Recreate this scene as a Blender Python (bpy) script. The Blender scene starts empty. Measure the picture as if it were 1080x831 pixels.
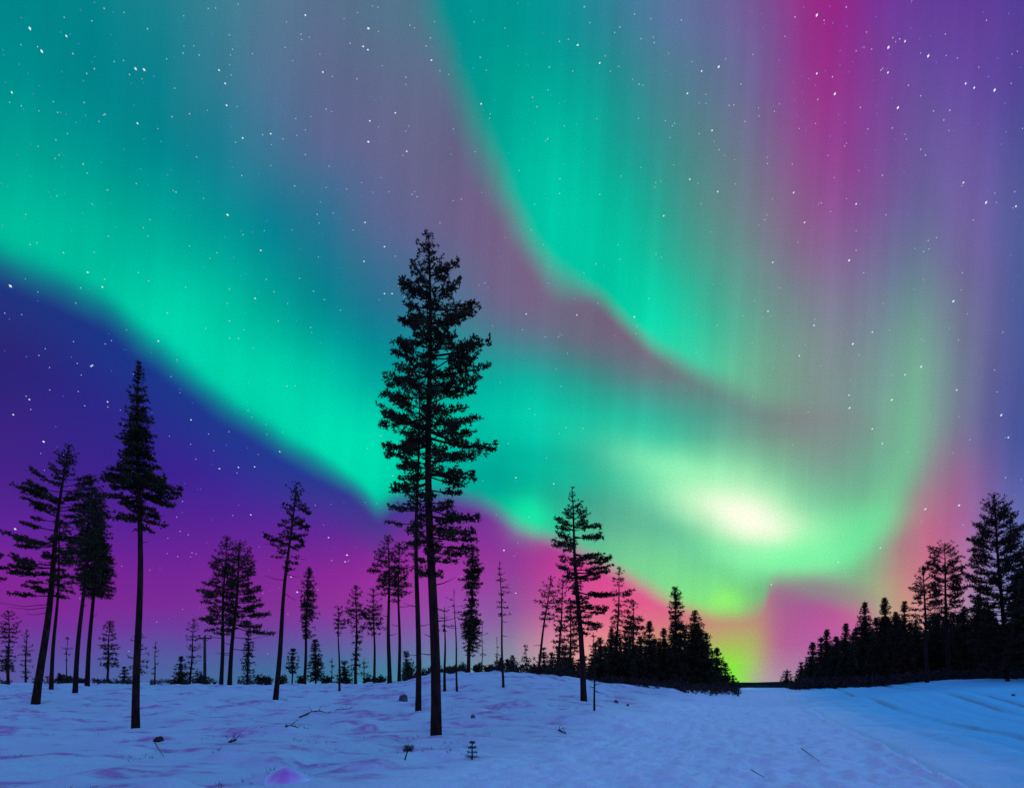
import bpy, math, random
import numpy as np

random.seed(7)
RNG = np.random.default_rng(11)
scn = bpy.context.scene
COL = scn.collection

# ------------------------------------------------------------------ camera
F = 717.0            # focal length in units of the 1080 wide picture
HC = 1.6             # eye height
X0, Y0 = 540.0, 718.0   # where "straight ahead on the horizon" falls (shift lens, camera level)
cd = bpy.data.cameras.new('camera'); cam = bpy.data.objects.new('camera', cd); COL.objects.link(cam)
cam.location = (0, 0, HC); cam.rotation_euler = (math.radians(90), 0, 0)
cd.sensor_width = 36; cd.lens = 36 * F / 1080; cd.shift_y = (Y0 - 415.5) / 1080
cd.clip_start = 0.1; cd.clip_end = 20000
scn.camera = cam
scn.view_settings.view_transform = 'Standard'; scn.view_settings.look = 'None'
scn.view_settings.exposure = 0; scn.view_settings.gamma = 1

# ------------------------------------------------------------------ sky (world): night sky with aurora curtains
def lin(c):
    c = np.asarray(c, float) / 255.0
    return np.where(c <= 0.04045, c / 12.92, ((c + 0.055) / 1.055) ** 2.4)

W = bpy.data.worlds.new('World'); scn.world = W; W.use_nodes = True
NT = W.node_tree; NT.nodes.clear()
def N(t, **kw):
    n = NT.nodes.new(t)
    for k, v in kw.items(): setattr(n, k, v)
    return n
def L(a, b): NT.links.new(a, b)
def put(sock, v):
    if isinstance(v, bpy.types.NodeSocket): L(v, sock)
    else: sock.default_value = v
def M(op, a, b=0.0, c=0.0, clamp=False):
    n = N('ShaderNodeMath', operation=op); n.use_clamp = clamp
    put(n.inputs[0], a); put(n.inputs[1], b); put(n.inputs[2], c)
    return n.outputs[0]
def MR(v, a, b, c=0.0, d=1.0, smooth=False):
    n = N('ShaderNodeMapRange'); n.interpolation_type = 'SMOOTHSTEP' if smooth else 'LINEAR'
    put(n.inputs[0], v); put(n.inputs[1], a); put(n.inputs[2], b); put(n.inputs[3], c); put(n.inputs[4], d)
    return n.outputs[0]
def MIX(f, a, b, mode='MIX'):
    n = N('ShaderNodeMix', data_type='RGBA', blend_type=mode)
    put(n.inputs[0], f); put(n.inputs[6], a); put(n.inputs[7], b)
    return n.outputs[2]

tc = N('ShaderNodeTexCoord'); sep = N('ShaderNodeSeparateXYZ'); L(tc.outputs['Generated'], sep.inputs[0])
dx, dy, dz = sep.outputs
yy = M('MAXIMUM', dy, 0.12)
# the curtains hang far to the north: sky coordinates on that distant upright sheet (s across, t downwards)
s0 = M('MULTIPLY_ADD', M('DIVIDE', dx, yy), F, X0)
t0 = M('MULTIPLY_ADD', M('DIVIDE', dz, yy), -F, Y0)
cmb = N('ShaderNodeCombineXYZ'); L(s0, cmb.inputs[0]); L(t0, cmb.inputs[1])
nz = N('ShaderNodeTexNoise'); nz.inputs['Scale'].default_value = 0.012; nz.inputs['Detail'].default_value = 2.0
L(cmb.outputs[0], nz.inputs['Vector'])
nsep = N('ShaderNodeSeparateColor'); L(nz.outputs['Color'], nsep.inputs[0])
S = M('MULTIPLY_ADD', M('SUBTRACT', nsep.outputs[0], 0.5), 16.0, s0)
T = M('MULTIPLY_ADD', M('SUBTRACT', nsep.outputs[1], 0.5), 18.0, t0)

def field(rows, stops, blur, rstep=30):
    """rows: {t: [(s,(r,g,b)),...]} -> nodes: one ramp per row of a regular grid"""
    xs = np.arange(-260, 1341, 10.0); ys = np.arange(-120, 761, 10.0)
    keys = sorted(rows)
    tab = np.array([[np.interp(xs, [p[0] for p in rows[k]], [p[1][c] for p in rows[k]]) for c in range(3)] for k in keys])
    img = np.zeros((len(ys), len(xs), 3))
    for c in range(3):
        for i in range(len(xs)):
            img[:, i, c] = np.interp(ys, keys, tab[:, c, i])
    for ax, sg in ((0, blur[1]), (1, blur[0])):
        r = int(3 * sg / 10) + 1; k = np.exp(-0.5 * (np.arange(-r, r + 1) * 10 / sg) ** 2); k /= k.sum()
        pad = [(0, 0)] * 3; pad[ax] = (r, r); P = np.pad(img, pad, mode='edge')
        img = sum(k[j] * np.take(P, np.arange(j, j + img.shape[ax]), axis=ax) for j in range(2 * r + 1))
    fac = MR(S, stops[0], stops[-1])
    out = None; prev = None
    for t in range(-60, 741, rstep):
        yi = np.interp(t, ys, np.arange(len(ys)))
        j = int(yi)
        rowc = img[j]
        g = bpy.data.node_groups.new('sky row', 'ShaderNodeTree')
        g.interface.new_socket('Fac', in_out='INPUT', socket_type='NodeSocketFloat')
        g.interface.new_socket('Color', in_out='OUTPUT', socket_type='NodeSocketColor')
        cr = g.nodes.new('ShaderNodeValToRGB'); r = cr.color_ramp; r.interpolation = 'LINEAR'
        e0, e1 = r.elements[0], r.elements[1]
        for i, sx in enumerate(stops):
            pos = (sx - stops[0]) / (stops[-1] - stops[0])
            e = e0 if i == 0 else (e1 if i == len(stops) - 1 else r.elements.new(pos))
        for i, sx in enumerate(stops):
            e = r.elements[i]
            e.position = (sx - stops[0]) / (stops[-1] - stops[0])
            col = lin([np.interp(sx, xs, rowc[:, c]) for c in range(3)])
            e.color = (*col, 1)
        gi = g.nodes.new('NodeGroupInput'); go = g.nodes.new('NodeGroupOutput')
        g.links.new(gi.outputs[0], cr.inputs[0]); g.links.new(cr.outputs[0], go.inputs[0])
        gn = N('ShaderNodeGroup'); gn.node_tree = g; L(fac, gn.inputs[0])
        out = gn.outputs[0] if out is None else MIX(MR(T, prev, t), out, gn.outputs[0])
        prev = t
    return out

def curve(pts, soft_lo, soft_hi, lo=-200, hi=1280, widen=None):
    """1 above the curve (t smaller), 0 below"""
    fc = N('ShaderNodeFloatCurve'); cv = fc.mapping.curves[0]
    ymin, ymax = -300.0, 900.0
    P = [((x - lo) / (hi - lo), (y - ymin) / (ymax - ymin)) for x, y in pts]
    cv.points[0].location = P[0]; cv.points[-1].location = P[-1]
    for p in P[1:-1]: cv.points.new(*p)
    for p in cv.points: p.handle_type = 'AUTO_CLAMPED'
    fc.mapping.extend = 'HORIZONTAL'; fc.mapping.update()
    L(MR(S, lo, hi), fc.inputs['Value'])
    edge = MR(fc.outputs[0], 0.0, 1.0, ymin, ymax)
    d = M('SUBTRACT', edge, T)
    if widen is not None: d = M('DIVIDE', d, widen)
    return MR(d, soft_lo, soft_hi, smooth=True), d

bg = {
 280: [(0,(46,30,108)),(100,(38,38,122)),(300,(20,60,150)),(1080,(60,60,150))],
 400: [(0,(46,36,122)),(150,(36,42,138)),(300,(30,56,156)),(450,(60,60,160)),(1080,(80,60,150))],
 500: [(0,(72,34,136)),(100,(60,34,140)),(200,(56,35,145)),(300,(54,46,156)),(380,(60,52,152)),(500,(90,50,150)),(1080,(120,60,150))],
 560: [(0,(98,36,155)),(100,(90,34,150)),(200,(90,34,150)),(300,(94,38,152)),(380,(104,40,150)),(470,(130,46,158)),(560,(148,48,150)),(650,(200,70,150)),(1080,(150,70,150))],
 600: [(0,(130,36,152)),(100,(118,36,150)),(200,(112,36,150)),(300,(126,38,150)),(400,(150,42,155)),(470,(168,52,165)),(520,(128,60,152)),(580,(190,60,150)),(640,(215,70,150)),(700,(212,80,150)),(800,(150,120,140)),(880,(160,90,140)),(1080,(160,90,150))],
 640: [(0,(132,38,150)),(100,(126,40,150)),(200,(122,44,152)),(300,(134,46,152)),(400,(152,52,155)),(470,(158,72,172)),(530,(128,84,158)),(580,(185,80,150)),(640,(232,88,140)),(700,(224,92,142)),(750,(205,120,128)),(803,(190,120,130)),(822,(164,90,145)),(860,(168,84,152)),(900,(196,84,150)),(930,(215,130,150)),(1000,(190,120,150)),(1080,(150,110,160))],
 665: [(0,(118,50,152)),(100,(112,52,156)),(200,(104,62,158)),(300,(112,64,158)),(400,(126,74,160)),(470,(130,98,170)),(530,(126,108,160)),(590,(220,120,155)),(640,(228,128,142)),(700,(215,118,130)),(750,(196,140,122)),(800,(186,150,112)),(812,(190,120,135)),(822,(178,84,148)),(850,(186,84,158)),(900,(200,95,155)),(950,(190,150,160)),(1080,(120,120,170))],
 690: [(0,(96,74,158)),(100,(88,82,164)),(200,(82,88,158)),(300,(78,94,158)),(400,(88,106,160)),(470,(96,132,168)),(530,(118,138,160)),(590,(228,158,165)),(640,(228,160,140)),(700,(190,180,108)),(740,(165,195,100)),(768,(150,222,72)),(790,(158,212,84)),(803,(168,188,100)),(812,(182,120,140)),(830,(176,98,155)),(870,(180,100,165)),(950,(150,130,170)),(1080,(110,115,165))],
 716: [(0,(84,90,158)),(100,(76,98,162)),(200,(66,106,160)),(300,(56,116,155)),(400,(52,130,155)),(450,(52,148,160)),(530,(112,150,160)),(600,(205,172,170)),(680,(190,200,110)),(730,(150,225,80)),(768,(108,250,38)),(780,(125,242,55)),(790,(160,200,120)),(802,(174,162,165)),(815,(176,150,168)),(880,(150,130,170)),(1080,(100,110,160))],
}
duskR = [(850,(160,60,140)),(880,(165,45,140))]
up = {   # the wide main curtain
 -60: [(0,(0,125,125)),(180,(50,120,130)),(350,(90,110,140)),(470,(90,110,140)),(760,(110,90,150)),(860,(180,30,130)),(920,(120,40,150)),(1080,(80,55,160))],
 0: [(0,(0,136,140)),(100,(0,134,144)),(190,(35,130,145)),(270,(82,120,145)),(350,(92,112,145)),(430,(78,126,142)),(760,(110,100,160)),(800,(120,85,150)),(832,(130,66,146)),(856,(166,34,130)),(878,(162,34,136)),(908,(122,50,148)),(980,(94,62,152)),(1030,(104,62,158)),(1080,(88,68,160))],
 80: [(0,(0,148,146)),(100,(0,134,144)),(190,(15,128,144)),(250,(70,118,145)),(340,(98,106,146)),(430,(98,110,142)),(520,(100,108,138)),(760,(100,120,155)),(800,(112,100,155)),(836,(134,66,146)),(860,(160,42,134)),(878,(158,44,136)),(908,(130,58,148)),(960,(98,76,154)),(1030,(106,72,162)),(1080,(86,72,160))],
 160: [(0,(0,170,152)),(100,(0,152,148)),(200,(0,130,146)),(270,(50,118,148)),(350,(102,104,150)),(430,(104,104,142)),(520,(106,98,134)),(740,(100,120,140)),(790,(110,118,140)),(850,(140,76,142)),(874,(152,58,140)),(905,(132,66,146)),(930,(124,72,150)),(970,(104,94,156)),(1030,(112,88,165)),(1080,(82,88,160))],
 240: [(0,(0,200,162)),(100,(0,184,156)),(200,(0,162,150)),(280,(0,130,148)),(330,(20,120,150)),(400,(94,106,152)),(470,(110,98,142)),(520,(118,94,132)),(600,(114,100,132)),(740,(110,120,135)),(800,(120,118,135)),(850,(138,86,138)),(900,(132,82,148)),(960,(102,108,160)),(1030,(124,98,165)),(1070,(82,98,160))],
 320: [(0,(0,170,150)),(60,(0,185,155)),(120,(0,206,166)),(200,(0,208,168)),(280,(0,176,156)),(350,(0,130,146)),(420,(50,112,152)),(480,(80,116,148)),(540,(124,90,130)),(600,(110,104,130)),(660,(116,98,124)),(740,(114,106,126)),(800,(100,140,140)),(850,(118,130,140)),(900,(122,118,150)),(960,(102,146,150)),(1000,(122,134,150)),(1040,(108,92,150)),(1080,(62,90,150))],
 360: [(0,(0,170,150)),(100,(0,190,160)),(180,(0,215,172)),(260,(0,215,175)),(320,(0,178,158)),(400,(0,134,150)),(470,(30,142,152)),(540,(70,126,140)),(600,(112,104,130)),(660,(124,98,124)),(720,(115,105,125)),(790,(100,150,140)),(850,(120,140,138)),(900,(124,126,146)),(960,(110,160,150)),(1000,(122,145,150)),(1035,(108,96,150)),(1080,(66,86,150))],
 400: [(100,(0,160,150)),(150,(0,180,160)),(200,(0,210,172)),(260,(0,228,182)),(300,(0,228,182)),(360,(0,186,162)),(420,(0,152,156)),(500,(0,170,156)),(560,(0,186,166)),(620,(50,140,134)),(680,(110,112,126)),(730,(114,118,125)),(780,(116,138,134)),(850,(130,136,134)),(900,(126,134,144)),(960,(118,180,155)),(1000,(122,156,150)),(1030,(110,100,150)),(1080,(72,80,150))],
 450: [(200,(0,180,160)),(260,(0,205,170)),(330,(0,226,180)),(380,(0,228,180)),(450,(0,192,166)),(520,(0,202,170)),(600,(0,216,175)),(680,(20,200,165)),(740,(66,170,148)),(800,(112,138,134)),(860,(136,124,132)),(910,(120,148,142)),(960,(112,190,150)),(1000,(132,128,145)),(1040,(90,90,155)),(1080,(62,80,150))],
 500: [(280,(0,190,165)),(340,(0,215,172)),(390,(0,232,180)),(440,(0,202,170)),(500,(0,142,146)),(560,(0,154,140)),(620,(40,155,140)),(650,(66,180,150)),(690,(96,226,172)),(725,(140,242,180)),(770,(150,240,180)),(830,(122,200,158)),(880,(118,178,148)),(930,(100,190,150)),(970,(130,150,140)),(1010,(158,102,150)),(1050,(100,90,160)),(1080,(72,90,160))],
 550: [(390,(0,190,160)),(500,(0,190,155)),(550,(0,228,168)),(600,(50,172,142)),(645,(92,168,146)),(700,(104,200,158)),(740,(140,236,175)),(790,(185,250,190)),(830,(170,252,185)),(870,(122,245,170)),(910,(104,216,150)),(950,(160,130,135)),(990,(202,95,140)),(1030,(140,100,165)),(1080,(92,110,180))],
 570: [(390,(0,190,160)),(550,(10,225,165)),(600,(55,180,145)),(650,(104,180,150)),(700,(104,200,156)),(740,(118,222,162)),(790,(160,245,178)),(850,(132,250,172)),(890,(116,240,160)),(918,(98,208,148)),(942,(140,150,132)),(975,(204,104,136)),(1010,(175,105,160)),(1050,(105,110,180)),(1080,(95,114,182))],
 590: [(500,(30,200,150)),(560,(60,200,150)),(620,(108,196,152)),(680,(122,210,160)),(740,(108,194,148)),(790,(116,226,154)),(850,(134,248,162)),(885,(96,222,150)),(915,(112,165,132)),(950,(196,112,132)),(965,(208,106,134)),(1000,(206,112,152)),(1050,(120,120,180)),(1080,(100,118,182))],
 608: [(560,(60,205,150)),(640,(128,218,150)),(680,(134,228,150)),(730,(126,222,140)),(780,(120,226,140)),(820,(112,205,140)),(850,(96,205,140)),(880,(98,175,130)),(915,(128,172,130)),(945,(180,150,130)),(975,(212,118,136)),(1010,(185,118,160)),(1060,(108,120,184))],
 630: [(600,(120,210,150)),(680,(132,222,140)),(730,(132,236,130)),(770,(140,238,120)),(800,(116,200,130)),(830,(130,130,135)),(870,(120,160,130)),(920,(156,184,130)),(960,(222,138,130)),(1000,(190,128,160)),(1080,(104,124,186))],
 680: [(600,(140,220,120)),(700,(140,230,110)),(780,(150,230,90)),(830,(150,120,140)),(900,(190,140,140)),(960,(232,180,140)),(1000,(180,150,170)),(1080,(112,132,190))],
 720: [(600,(140,220,120)),(780,(150,230,90)),(830,(160,130,160)),(900,(180,150,160)),(960,(220,180,160)),(1080,(112,132,190))],
}
c2 = {   # the second curtain, higher up
 -60: [(440,(10,140,140)),(540,(0,155,145)),(600,(20,145,150)),(700,(90,120,165)),(800,(120,90,150)),(860,(180,30,130)),(920,(120,40,150)),(1080,(80,55,160))],
 0: [(440,(20,136,142)),(470,(0,142,142)),(540,(0,150,148)),(600,(10,138,148)),(640,(56,126,150)),(700,(92,118,165)),(760,(110,100,160)),(800,(120,85,150)),(832,(130,66,146)),(856,(166,34,130)),(878,(162,34,136)),(908,(122,50,148)),(980,(94,62,152)),(1030,(104,62,158)),(1080,(88,68,160))],
 80: [(460,(0,138,140)),(500,(0,152,145)),(540,(0,170,152)),(600,(0,158,148)),(650,(30,142,146)),(700,(76,126,142)),(760,(100,120,155)),(800,(112,100,155)),(836,(134,66,146)),(860,(160,42,134)),(878,(158,44,136)),(908,(130,58,148)),(960,(98,76,154)),(1030,(106,72,162)),(1080,(86,72,160))],
 160: [(490,(0,150,140)),(530,(0,172,154)),(570,(0,192,162)),(620,(0,186,158)),(680,(34,150,145)),(740,(92,138,140)),(790,(110,118,140)),(850,(140,76,142)),(874,(152,58,140)),(905,(132,66,146)),(930,(124,72,150)),(970,(104,94,156)),(1030,(112,88,165)),(1080,(82,88,160))],
 240: [(530,(0,170,150)),(590,(0,206,170)),(640,(0,202,165)),(690,(18,172,146)),(740,(92,148,140)),(800,(120,118,135)),(850,(138,86,138)),(900,(132,82,148)),(960,(102,108,160)),(1030,(124,98,165)),(1070,(82,98,160))],
 320: [(580,(0,190,160)),(620,(0,190,160)),(660,(0,210,170)),(700,(0,220,172)),(730,(34,184,150)),(790,(92,158,140)),(850,(118,130,140)),(900,(122,118,150)),(960,(102,146,150)),(1000,(122,134,150)),(1040,(108,92,150)),(1080,(62,90,150))],
 360: [(640,(0,200,162)),(680,(10,220,175)),(720,(20,225,175)),(760,(70,190,152)),(800,(104,165,142)),(850,(120,140,138)),(900,(124,126,146)),(960,(110,160,150)),(1000,(122,145,150)),(1035,(108,96,150)),(1080,(66,86,150))],
 400: [(680,(60,200,160)),(730,(80,210,165)),(780,(112,190,152)),(850,(128,145,135)),(900,(122,138,145)),(960,(118,180,155)),(1000,(122,156,150)),(1030,(110,100,150)),(1080,(72,80,150))],
 450: [(680,(60,190,155)),(780,(110,180,150)),(860,(122,138,135)),(910,(112,158,145)),(960,(112,190,150)),(1000,(132,128,145)),(1040,(90,90,155)),(1080,(62,80,150))],
}
st_bg = list(np.linspace(-100, 540, 12)) + [570, 600, 630, 665, 700, 735, 760, 775, 788, 798, 805, 812, 819, 828, 850, 880, 910, 950, 1010, 1120]
st_u = [-40,30,100,170,230,290,345,395,440,480,520,560] + list(np.linspace(592, 1120, 20))
st_c = list(np.linspace(420, 1110, 30))
A = field(bg, st_bg, (6, 9), 20)
B = field(up, st_u, (15, 15), 20)
C = field(c2, st_c, (18, 24), 40)

# rays: fine upright streaks of slightly uneven brightness
rc = N('ShaderNodeCombineXYZ')
L(M('MULTIPLY', M('MULTIPLY_ADD', t0, 0.06, s0), 0.045), rc.inputs[0]); L(M('MULTIPLY', t0, 0.0016), rc.inputs[1])
rn = N('ShaderNodeTexNoise'); rn.inputs['Scale'].default_value = 1.0; rn.inputs['Detail'].default_value = 2.5; rn.inputs['Roughness'].default_value = 0.55
L(rc.outputs[0], rn.inputs['Vector'])
ramp_ = MR(s0, 380, 760, 0.55, 1.0, True)
ray = M('MULTIPLY_ADD', MR(rn.outputs['Fac'], 0.3, 0.7, -0.06, 0.06), ramp_, 1.0)
pn = N('ShaderNodeTexNoise'); pn.inputs['Scale'].default_value = 0.006; pn.inputs['Detail'].default_value = 3.0
pm = N('ShaderNodeMapping'); pm.inputs['Scale'].default_value = (1.0, 0.35, 1.0); L(cmb.outputs[0], pm.inputs[0]); L(pm.outputs[0], pn.inputs['Vector'])
ray = M('MULTIPLY', ray, MR(pn.outputs['Fac'], 0.3, 0.7, 0.88, 1.10))

E2 = [(-200,-300),(380,-250),(440,-20),(470,80),(495,150),(520,198),(550,250),(572,286),(590,303),(610,309),(630,317),(650,336),(680,364),(710,384),(740,400),(780,418),(820,432),(1280,440)]
m2, _ = curve(E2, -16, 26, widen=MR(S, 420, 620, 4.6, 0.9))
BC = MIX(m2, B, C)
E1 = [(-200,215),(0,290),(60,314),(120,348),(160,380),(200,412),(260,456),(310,486),(360,512),(385,532),(400,543),(418,534),(460,528),(490,532),(520,545),(550,562),(580,572),(620,592),(660,614),(700,636),(740,652),(765,656),(795,652),(806,643),(813,622),(824,613),(845,616),(875,628),(908,650),(935,685),(965,760),(1280,880)]
m1, d1 = curve(E1, -12, 30, widen=M('ADD', MR(S, 150, 420, 1.35, 0.75), MR(S, 815, 860, 0.0, 1.0)))
BC = MIX(1.0, BC, (1, 1, 1, 1), 'MULTIPLY')
vm = N('ShaderNodeVectorMath', operation='SCALE'); L(BC, vm.inputs[0]); L(ray, vm.inputs['Scale'])
halo = M('MULTIPLY', MR(d1, -75, 4, smooth=True), MR(S, 380, 600, 0.6, 0.0, True))
A = MIX(halo, A, (*lin((18, 62, 138)), 1))
hal2 = M('MULTIPLY', MR(d1, 34, 4, smooth=True), MR(S, 400, 640, 0.6, 0.0, True))
BCd = MIX(hal2, vm.outputs[0], (*lin((0, 120, 140)), 1))
sky = MIX(m1, A, BCd)

def blob(cx, cy, sx, sy, rot, col, amp, base):
    ca, sa = math.cos(math.radians(rot)), math.sin(math.radians(rot))
    ddx = M('SUBTRACT', S, float(cx)); ddy = M('SUBTRACT', T, float(cy))
    a = M('DIVIDE', M('ADD', M('MULTIPLY', ddx, ca), M('MULTIPLY', ddy, sa)), float(sx))
    b = M('DIVIDE', M('SUBTRACT', M('MULTIPLY', ddy, ca), M('MULTIPLY', ddx, sa)), float(sy))
    r2 = M('ADD', M('MULTIPLY', a, a), M('MULTIPLY', b, b))
    g = M('MULTIPLY', M('EXPONENT', M('MULTIPLY', r2, -0.5)), float(amp), clamp=True)
    return MIX(g, base, (*lin(col), 1))
sky = blob(764, 530, 66, 20, 24, (180,255,190), 0.62, sky)
sky = blob(788, 547, 40, 17, 18, (255,255,232), 1.0, sky)
sky = blob(850, 575, 55, 13, -18, (140,255,175), 0.6, sky)
for cx_, cy_, sx_, sy_, ro_, col_, am_ in ((968,330,12,50,4,(112,160,150),0.2),(966,405,11,45,4,(120,190,152),0.4),(957,468,11,36,14,(116,196,152),0.42),(938,520,12,32,30,(110,208,152),0.5),(908,560,13,32,54,(105,235,158),0.65),
        (790,586,50,10,6,(135,252,172),0.55),(852,588,34,10,-12,(120,250,165),0.7),(868,624,44,10,12,(120,150,128),0.4),(700,566,44,12,28,(88,178,150),0.4),(708,492,38,10,14,(150,248,188),0.45),(600,500,60,12,6,(0,215,170),0.3),(700,600,60,14,24,(120,225,150),0.3),(880,480,26,50,0,(118,140,140),0.45)):
    sky = blob(cx_, cy_, sx_, sy_, ro_, col_, am_, sky)
sky = blob(561, 545, 16, 14, 0, (20,245,170), 0.6, sky)
sky = blob(768, 634, 12, 10, 0, (150,250,110), 0.7, sky)
sky = blob(985, 585, 22, 60, 12, (205,95,135), 0.22, sky)

# the rest of the sky dome, overhead and to the south: unseen, its blue, cyan and purple chosen to light the snow blue
gn_ = N('ShaderNodeTexNoise'); gn_.inputs['Scale'].default_value = 0.55; gn_.inputs['Detail'].default_value = 1.0; L(cmb.outputs[0], gn_.inputs['Vector'])
gs_ = N('ShaderNodeVectorMath', operation='SCALE'); L(sky, gs_.inputs[0]); L(MR(gn_.outputs['Fac'], 0.25, 0.75, 0.93, 1.07), gs_.inputs['Scale']); sky = gs_.outputs[0]
over = MIX(MR(dx, -0.7, 0.9, smooth=True), (0.13, 0.26, 0.93, 1), (0.03, 0.41, 0.98, 1))
south = MIX(MR(dz, 0.05, 0.6, smooth=True), (0.47, 0.11, 0.70, 1), over)
wf = MR(dy, 0.36, 0.58, smooth=True)
full = MIX(wf, south, sky)
bgn = N('ShaderNodeBackground'); L(full, bgn.inputs[0]); bgn.inputs[1].default_value = 1.0
wo = N('ShaderNodeOutputWorld'); L(bgn.outputs[0], wo.inputs[0])

# added faint bluish sun lamp, low at front right, to bring out snow relief
sd = bpy.data.lights.new('relief_light', 'SUN'); sd.energy = 0.7; sd.angle = math.radians(12); sd.color = (0.12, 0.62, 1.0)
so = bpy.data.objects.new('relief_light', sd); COL.objects.link(so)
so.rotation_euler = (math.radians(72), 0, math.radians(110))

# ------------------------------------------------------------------ helpers
def tag(o, label=None, cat=None, group=None, kind=None):
    if label: o['label'] = label
    if cat: o['category'] = cat
    if group: o['group'] = group
    if kind: o['kind'] = kind
    return o
def empty(name, loc):
    o = bpy.data.objects.new(name, None); COL.objects.link(o); o.location = loc; o.empty_display_size = 0.3
    return o
def mesh_np(name, V, Fc, mat, parent=None, smooth=False, loc=None):
    """V (n,3); Fc list of (k, 4) or (k,3) index arrays"""
    me = bpy.data.meshes.new(name)
    V = np.asarray(V, np.float32)
    me.vertices.add(len(V)); me.vertices.foreach_set('co', V.ravel())
    Fc = [np.asarray(f, np.int32) for f in Fc if len(f)]
    tot = sum(f.size for f in Fc); nf = sum(len(f) for f in Fc)
    me.loops.add(tot); me.loops.foreach_set('vertex_index', np.concatenate([f.ravel() for f in Fc]))
    me.polygons.add(nf)
    sizes = np.concatenate([np.full(len(f), f.shape[1]) for f in Fc])
    me.polygons.foreach_set('loop_start', np.concatenate([[0], np.cumsum(sizes)[:-1]]).astype(np.int32))
    me.update(calc_edges=True)
    if smooth: me.polygons.foreach_set('use_smooth', np.ones(nf, bool))
    me.materials.append(mat); me.validate()
    o = bpy.data.objects.new(name, me); COL.objects.link(o)
    if parent: o.parent = parent
    if loc is not None: o.location = loc
    return o
class MB:
    def __init__(s): s.V = []; s.Q = []; s.T3 = []; s.n = 0
    def add(s, V, Q=(), T3=()):
        V = np.asarray(V, float)
        if len(Q): s.Q.append(np.asarray(Q) + s.n)
        if len(T3): s.T3.append(np.asarray(T3) + s.n)
        s.V.append(V); s.n += len(V)
    def tube(s, P, R, k=5, cap=True):
        P = np.asarray(P, float); R = np.asarray(R, float); n = len(P)
        D = np.gradient(P, axis=0); D /= np.linalg.norm(D, axis=1)[:, None] + 1e-9
        ref = np.array([0, 0, 1.0]) if abs(D[0][2]) < 0.9 else np.array([1.0, 0, 0])
        U = np.cross(D, ref); U /= np.linalg.norm(U, axis=1)[:, None] + 1e-9; Wv = np.cross(D, U)
        a = np.arange(k) * 2 * math.pi / k
        V = P[:, None] + R[:, None, None] * (np.cos(a)[None, :, None] * U[:, None] + np.sin(a)[None, :, None] * Wv[:, None])
        idx = np.arange(n * k).reshape(n, k)
        q = np.stack([idx[:-1], np.roll(idx, -1, 1)[:-1], np.roll(idx, -1, 1)[1:], idx[1:]], -1).reshape(-1, 4)
        V = V.reshape(-1, 3); T3 = []
        if cap:
            V = np.vstack([V, P[0], P[-1] + D[-1] * R[-1] * 0.5]); c0 = n * k; c1 = c0 + 1
            for i in range(k):
                T3.append((c0, idx[0, (i + 1) % k], idx[0, i])); T3.append((c1, idx[-1, i], idx[-1, (i + 1) % k]))
        s.add(V, q, T3)
    def blades(s, C, D, ln, wd, n, spread=0.9, flat=1.0):
        """n needle sprays around every centre"""
        C = np.repeat(np.asarray(C, float), n, 0); D = np.repeat(np.asarray(D, float), n, 0)
        ln = np.repeat(np.broadcast_to(ln, (len(C) // n,)), n); k = len(C)
        R = RNG.normal(size=(k, 3)); R[:, 2] *= flat
        d = D * (1 - spread * 0.45) + R * spread * 0.62; d /= np.linalg.norm(d, axis=1)[:, None] + 1e-9
        p = np.cross(d, RNG.normal(size=(k, 3))); p /= np.linalg.norm(p, axis=1)[:, None] + 1e-9
        l = (ln * RNG.uniform(0.6, 1.25, k))[:, None]; w = l * wd
        b = C + RNG.normal(size=(k, 3)) * l * 0.22
        V = np.stack([b, b + d * l * 0.45 + p * w, b + d * l, b + d * l * 0.45 - p * w], 1).reshape(-1, 3)
        s.add(V, np.arange(k * 4).reshape(-1, 4))
    def build(s, name, mat, parent=None, smooth=False, loc=None):
        V = np.concatenate(s.V)
        Fc = []
        if s.Q: Fc.append(np.concatenate(s.Q))
        if s.T3: Fc.append(np.concatenate(s.T3))
        return mesh_np(name, V, Fc, mat, parent, smooth, loc)

# ------------------------------------------------------------------ materials
def material(name, c1, c2, scale, rough=0.8, bump=0.0, bscale=20.0, stretch=None, spec=0.3):
    m = bpy.data.materials.new(name); m.use_nodes = True; nt = m.node_tree; b = nt.nodes['Principled BSDF']
    b.inputs['Roughness'].default_value = rough; b.inputs['Specular IOR Level'].default_value = spec
    t = nt.nodes.new('ShaderNodeTexCoord'); mp = nt.nodes.new('ShaderNodeMapping')
    nt.links.new(t.outputs['Object'], mp.inputs[0])
    if stretch: mp.inputs['Scale'].default_value = stretch
    n = nt.nodes.new('ShaderNodeTexNoise'); n.inputs['Scale'].default_value = scale; n.inputs['Detail'].default_value = 5
    nt.links.new(mp.outputs[0], n.inputs['Vector'])
    r = nt.nodes.new('ShaderNodeValToRGB'); r.color_ramp.elements[0].position = 0.35; r.color_ramp.elements[1].position = 0.65
    r.color_ramp.elements[0].color = (*c1, 1); r.color_ramp.elements[1].color = (*c2, 1)
    nt.links.new(n.outputs['Fac'], r.inputs[0]); nt.links.new(r.outputs[0], b.inputs['Base Color'])
    if bump:
        n2 = nt.nodes.new('ShaderNodeTexNoise'); n2.inputs['Scale'].default_value = bscale; n2.inputs['Detail'].default_value = 6
        nt.links.new(mp.outputs[0], n2.inputs['Vector'])
        bp = nt.nodes.new('ShaderNodeBump'); bp.inputs['Strength'].default_value = bump; bp.inputs['Distance'].default_value = 0.03
        nt.links.new(n2.outputs['Fac'], bp.inputs['Height']); nt.links.new(bp.outputs[0], b.inputs['Normal'])
    return m
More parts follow.
